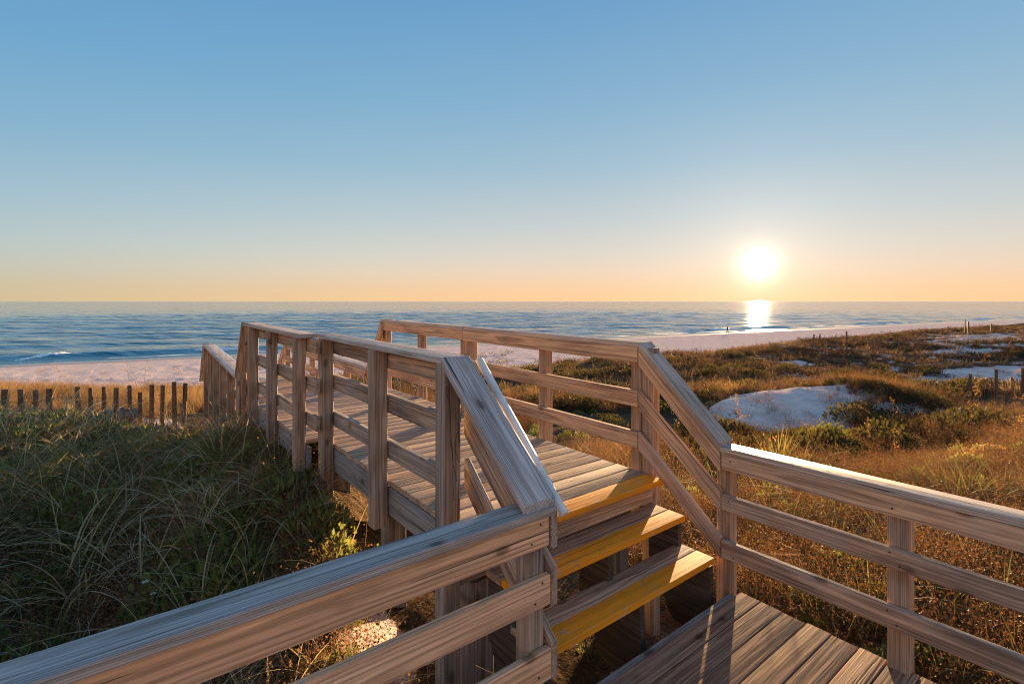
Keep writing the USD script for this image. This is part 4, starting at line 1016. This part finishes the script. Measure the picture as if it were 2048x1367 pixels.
# the little breaker at far left
def breaker():
    bx_, by_ = np.meshgrid(np.linspace(0, 1, 150), np.linspace(-1, 1, 40), indexing="ij")
    px = 34 + 112 * bx_
    D0 = 64.5 + 5.0 * bx_
    X = (px - 1024) / FPX * D0
    D = D0 + by_ * 1.6
    X = X - by_ * 0.9
    prof = np.clip(1 - by_**2, 0, 1) ** 0.7
    env = np.sin(np.pi * bx_) ** 0.5 * (0.35 + 0.65 * bx_)
    z = SEA - 0.06 + prof * env * 0.78 * (0.45 + 1.1 * fbm(X / 0.5, D / 0.5, 61, 4)) 
    x, y = to_world(X, D)
    i, j = np.meshgrid(np.arange(149), np.arange(39), indexing="ij")
    return np.stack([x, y, z], -1).reshape(-1, 3), np.stack([i * 40 + j, i * 40 + j + 1, (i + 1) * 40 + j + 1, (i + 1) * 40 + j], -1).reshape(-1, 4)


FOAM = usdkit.material(stage, "/World/Looks/white_foam", {"geo": ("geometry", {}), "n": ("noise_texture", {"scale": 5.0, "detail": 6.0, "roughness": 0.7}), "c": ("rgb_ramp", {"ramp": [(0.35, (0.45, 0.52, 0.55)), (0.55, (0.82, 0.83, 0.83))]}), "p": ("principled_bsdf", {"roughness": 0.9})},
                       [("geo.position", "n.vector"), ("n.fac", "c.fac"), ("c.color", "p.base_color")], surface="p.BSDF")
tell(put("wave_foam", breaker(), FOAM, smooth=True), "white foam of the small wave breaking at far left", kind="stuff")


# plants that stand out one by one
def plant(name, label, cat, px, D, parts, rot=0.0, scale=1.0, sink=0.0):
    x, y = at(px, D)
    t = thing(name, label, cat, (x, y, float(ground_z(x, y)) - sink), rot, group={"round_shrub": "rounded dune shrubs", "grass_clump": "grass clumps standing out of the undergrowth", "sea_oat_stalk": "tall sea oat stalks"}[name])
    for nm, m, mat in parts:
        put(nm, (m[0] * scale, m[1]), mat, t)
    return t


PR = np.random.default_rng(91)


def twigs_of(r, n=14, h=(0.2, 0.4), spread_=0.9):
    return stems(r, n, 0.08, h, spread_, 0.006, 4, 0.15)[0]


plant("round_shrub", "rounded green shrub with sunlit yellow top below the white sand hump", "shrub", 1658, 11.5, [("foliage", shrub(PR, 2600, 0.75, 0.62, 0.05), LIME), ("stems", twigs_of(PR, 20, (0.3, 0.5)), PALE)])
plant("round_shrub", "yellow-green shrub glowing behind the right walkway railing", "shrub", 1140, 6.9, [("foliage", shrub(PR, 2200, 0.62, 0.5, 0.042), LIME), ("stems", twigs_of(PR, 18, (0.25, 0.4)), PALE)])
plant("round_shrub", "dark olive shrub just right of the sloping right stair railing", "shrub", 1395, 13.5, [("foliage", shrub(PR, 1800, 0.6, 0.55, 0.05), SCRUB), ("stems", twigs_of(PR, 16), PALE)])
plant("round_shrub", "dark shrub on the right shoulder of the white sand hump", "shrub", 1830, 17.0, [("foliage", shrub(PR, 2600, 1.1, 0.5, 0.06), SCRUB), ("stems", twigs_of(PR, 16), PALE)])
plant("round_shrub", "dark shrub clinging to the upper right of the sand hump", "shrub", 1745, 18.0, [("foliage", shrub(PR, 2200, 0.9, 0.42, 0.06), SCRUB), ("stems", twigs_of(PR, 16), PALE)])
plant("round_shrub", "yellow leafy bush catching sun under the walkway's left side", "shrub", 590, 5.3, [("foliage", shrub(PR, 1200, 0.35, 0.3, 0.035), LIME), ("stems", twigs_of(PR, 14), PALE)])
plant("grass_clump", "upright pale green grass clump in front of the white sand hump", "grass clump", 1556, 9.3, [("blades", blades(PR, 60, 0.12, (0.5, 0.95), (0.1, 0.5), 0.016, 0.15, 5), GREENGRASS), ("dead_blades", blades(PR, 25, 0.14, (0.2, 0.45), (0.4, 0.9), 0.012, 0.6, 5), STRAW)])
plant("grass_clump", "broad pale-bladed clump low in the left foreground", "grass clump", 92, 3.15, [("blades", blades(PR, 60, 0.08, (0.28, 0.42), (0.02, 0.22), 0.013, 0.12, 5), GREENGRASS), ("dead_blades", blades(PR, 20, 0.1, (0.2, 0.4), (0.4, 0.9), 0.008, 0.7, 5), STRAW)])
plant("grass_clump", "long arching grass clump spilling over the left edge of the mound", "grass clump", 30, 4.7, [("blades", blades(PR, 120, 0.16, (0.7, 1.35), (0.2, 0.7), 0.008, 0.95, 9), GREENGRASS), ("dead_blades", blades(PR, 80, 0.18, (0.5, 1.2), (0.3, 0.9), 0.008, 0.95, 9), BLEACHED)])
plant("grass_clump", "arching green grass on top of the mound before the pickets", "grass clump", 215, 5.4, [("blades", blades(PR, 120, 0.2, (0.6, 1.1), (0.25, 0.8), 0.007, 0.9, 9), GREENGRASS), ("dead_blades", blades(PR, 80, 0.2, (0.5, 1.0), (0.3, 0.9), 0.007, 0.9, 9), BLEACHED)])
plant("grass_clump", "straw grass fanning out before the tall shaded lower posts", "grass clump", 395, 6.0, [("blades", blades(PR, 110, 0.18, (0.5, 1.0), (0.2, 0.8), 0.006, 0.8, 8), STRAW), ("green_blades", blades(PR, 40, 0.15, (0.4, 0.8), (0.2, 0.7), 0.006, 0.8, 7), GREENGRASS)])
plant("grass_clump", "sunlit orange straw clump at the foot of the far posts", "grass clump", 545, 5.7, [("blades", blades(PR, 80, 0.16, (0.35, 0.75), (0.1, 0.7), 0.006, 0.7, 7), STRAW), ("green_blades", blades(PR, 20, 0.12, (0.3, 0.6), (0.2, 0.6), 0.006, 0.7, 6), GREENGRASS)])
plant("grass_clump", "slim upright grass clump in the middle of the left undergrowth", "grass clump", 352, 3.9, [("blades", blades(PR, 34, 0.06, (0.35, 0.7), (0.05, 0.5), 0.008, 0.7, 7), GREENGRASS), ("dead_blades", blades(PR, 14, 0.06, (0.3, 0.5), (0.3, 0.8), 0.006, 0.7, 6), STRAW)])
plant("grass_clump", "arching grass clump rising above the right landing railing cap", "grass clump", 1690, 6.2, [("blades", blades(PR, 90, 0.14, (0.5, 1.0), (0.15, 0.7), 0.009, 0.8, 8), GREENGRASS), ("dead_blades", blades(PR, 40, 0.14, (0.3, 0.8), (0.3, 0.9), 0.007, 0.8, 7), STRAW)])
plant("grass_clump", "tall golden-green grass clump near the right edge above the railing", "grass clump", 1930, 6.6, [("blades", blades(PR, 130, 0.22, (0.5, 1.15), (0.15, 0.75), 0.009, 0.85, 8), GREENGRASS), ("dead_blades", blades(PR, 60, 0.2, (0.3, 0.9), (0.3, 0.9), 0.007, 0.8, 7), STRAW)])
plant("grass_clump", "small green clump peeping through between the two yellow treads", "grass clump", 1180, 3.25, [("blades", blades(PR, 22, 0.05, (0.2, 0.42), (0.05, 0.5), 0.007, 0.5, 5), GREENGRASS), ("leaves", shrub(PR, 60, 0.1, 0.3, 0.03), LIME)])
plant("grass_clump", "bent straw grass between the right railing's lower boards", "grass clump", 1740, 3.7, [("blades", blades(PR, 60, 0.12, (0.3, 0.6), (0.2, 0.8), 0.007, 0.9, 8), STRAW), ("green_blades", blades(PR, 30, 0.1, (0.3, 0.6), (0.1, 0.6), 0.008, 0.7, 7), GREENGRASS)])
for lab, px, D, h, le in (("big drooping sea oat stalk with heavy seed head at right", 1905, 6.4, 1.35, 0.5), ("tall sea oat stalk leaning over the railing near the picture's right side", 1990, 7.5, 1.5, 0.3),
                          ("slender sea oat stalk left of the white sand hump", 1480, 11.5, 1.6, 0.12), ("sea oat stalk standing before the right sand fence", 1945, 14, 1.5, 0.15), ("dark arching sea oat stalk over the picket fence", 205, 8.0, 1.25, 0.75)):
    plant("sea_oat_stalk", lab, "sea oat", px, D, [("stalk_and_seeds", oat(PR, h, le, 90), OAT), ("leaf_blades", blades(PR, 9, 0.03, (0.3, 0.7), (0.2, 0.6), 0.007, 0.8, 6), STRAW)])


def daisy(px, D, h, label):
    x, y = at(px, D)
    t = thing("white_daisy", label, "flower", (x, y, float(ground_z(x, y))), PR.random() * 6, group="white daisies in the left undergrowth")
    P = np.array([(0.02 * math.sin(k), 0.015 * k / 3, h * k / 3) for k in range(4)])
    put("stem", tube(P, 0.0022, 5), GREENGRASS, t)
    n, c = 11, P[-1]
    dirs = np.array([(math.cos(a), math.sin(a), 0.15) for a in np.arange(n) * 2 * np.pi / n])
    s = np.cross(dirs, [0, 0, 1.0])
    v = np.stack([c + dirs * 0.004, c + dirs * 0.014 + s * 0.0045, c + dirs * 0.023, c + dirs * 0.014 - s * 0.0045], 1).reshape(-1, 3)
    k = np.arange(n)[:, None] * 4
    put("petals", (v, np.vstack([k + [0, 1, 2], k + [0, 2, 3]])), PETAL, t)
    put("disc", tube([c, c + [0, 0, 0.005]], [0.007, 0.004], 8), OAT, t)
    put("leaves", leaves(PR, P[[1, 1, 2, 2]], 0.04, aspect=0.4), LEAF, t)


for px, D, h, lab in ((285, 3.35, 0.36, "white daisy highest in the left undergrowth"), (312, 3.3, 0.3, "white daisy just right of the highest daisy"), (170, 3.0, 0.3, "white daisy low down left of the other daisies"),
                      (60, 2.75, 0.3, "white daisy in the bottom left corner by the cap board"), (440, 2.75, 0.34, "yellowing daisy nearest the landing railing cap"), (520, 3.0, 0.34, "lone daisy above the middle of the landing railing")):
    daisy(px, D, h, lab)

# a dead vine hanging on the corner post
vn = thing("dead_vine", "thin dead vine clinging to the corner post above the stairs", "vine")
for k in range(4):
    r = np.random.default_rng(300 + k)
    zz_ = np.linspace(0.75 + 0.1 * k, 1.42 - 0.06 * k, 14)
    xs = 1.41 + 0.012 * k + np.cumsum(r.normal(size=14)) * 0.006
    put("stem", tube(np.stack([np.clip(xs, 1.36, 1.452), np.full(14, 2.303) - 0.004 * r.random(14), zz_], -1), 0.0016, 5), WIRE, vn)
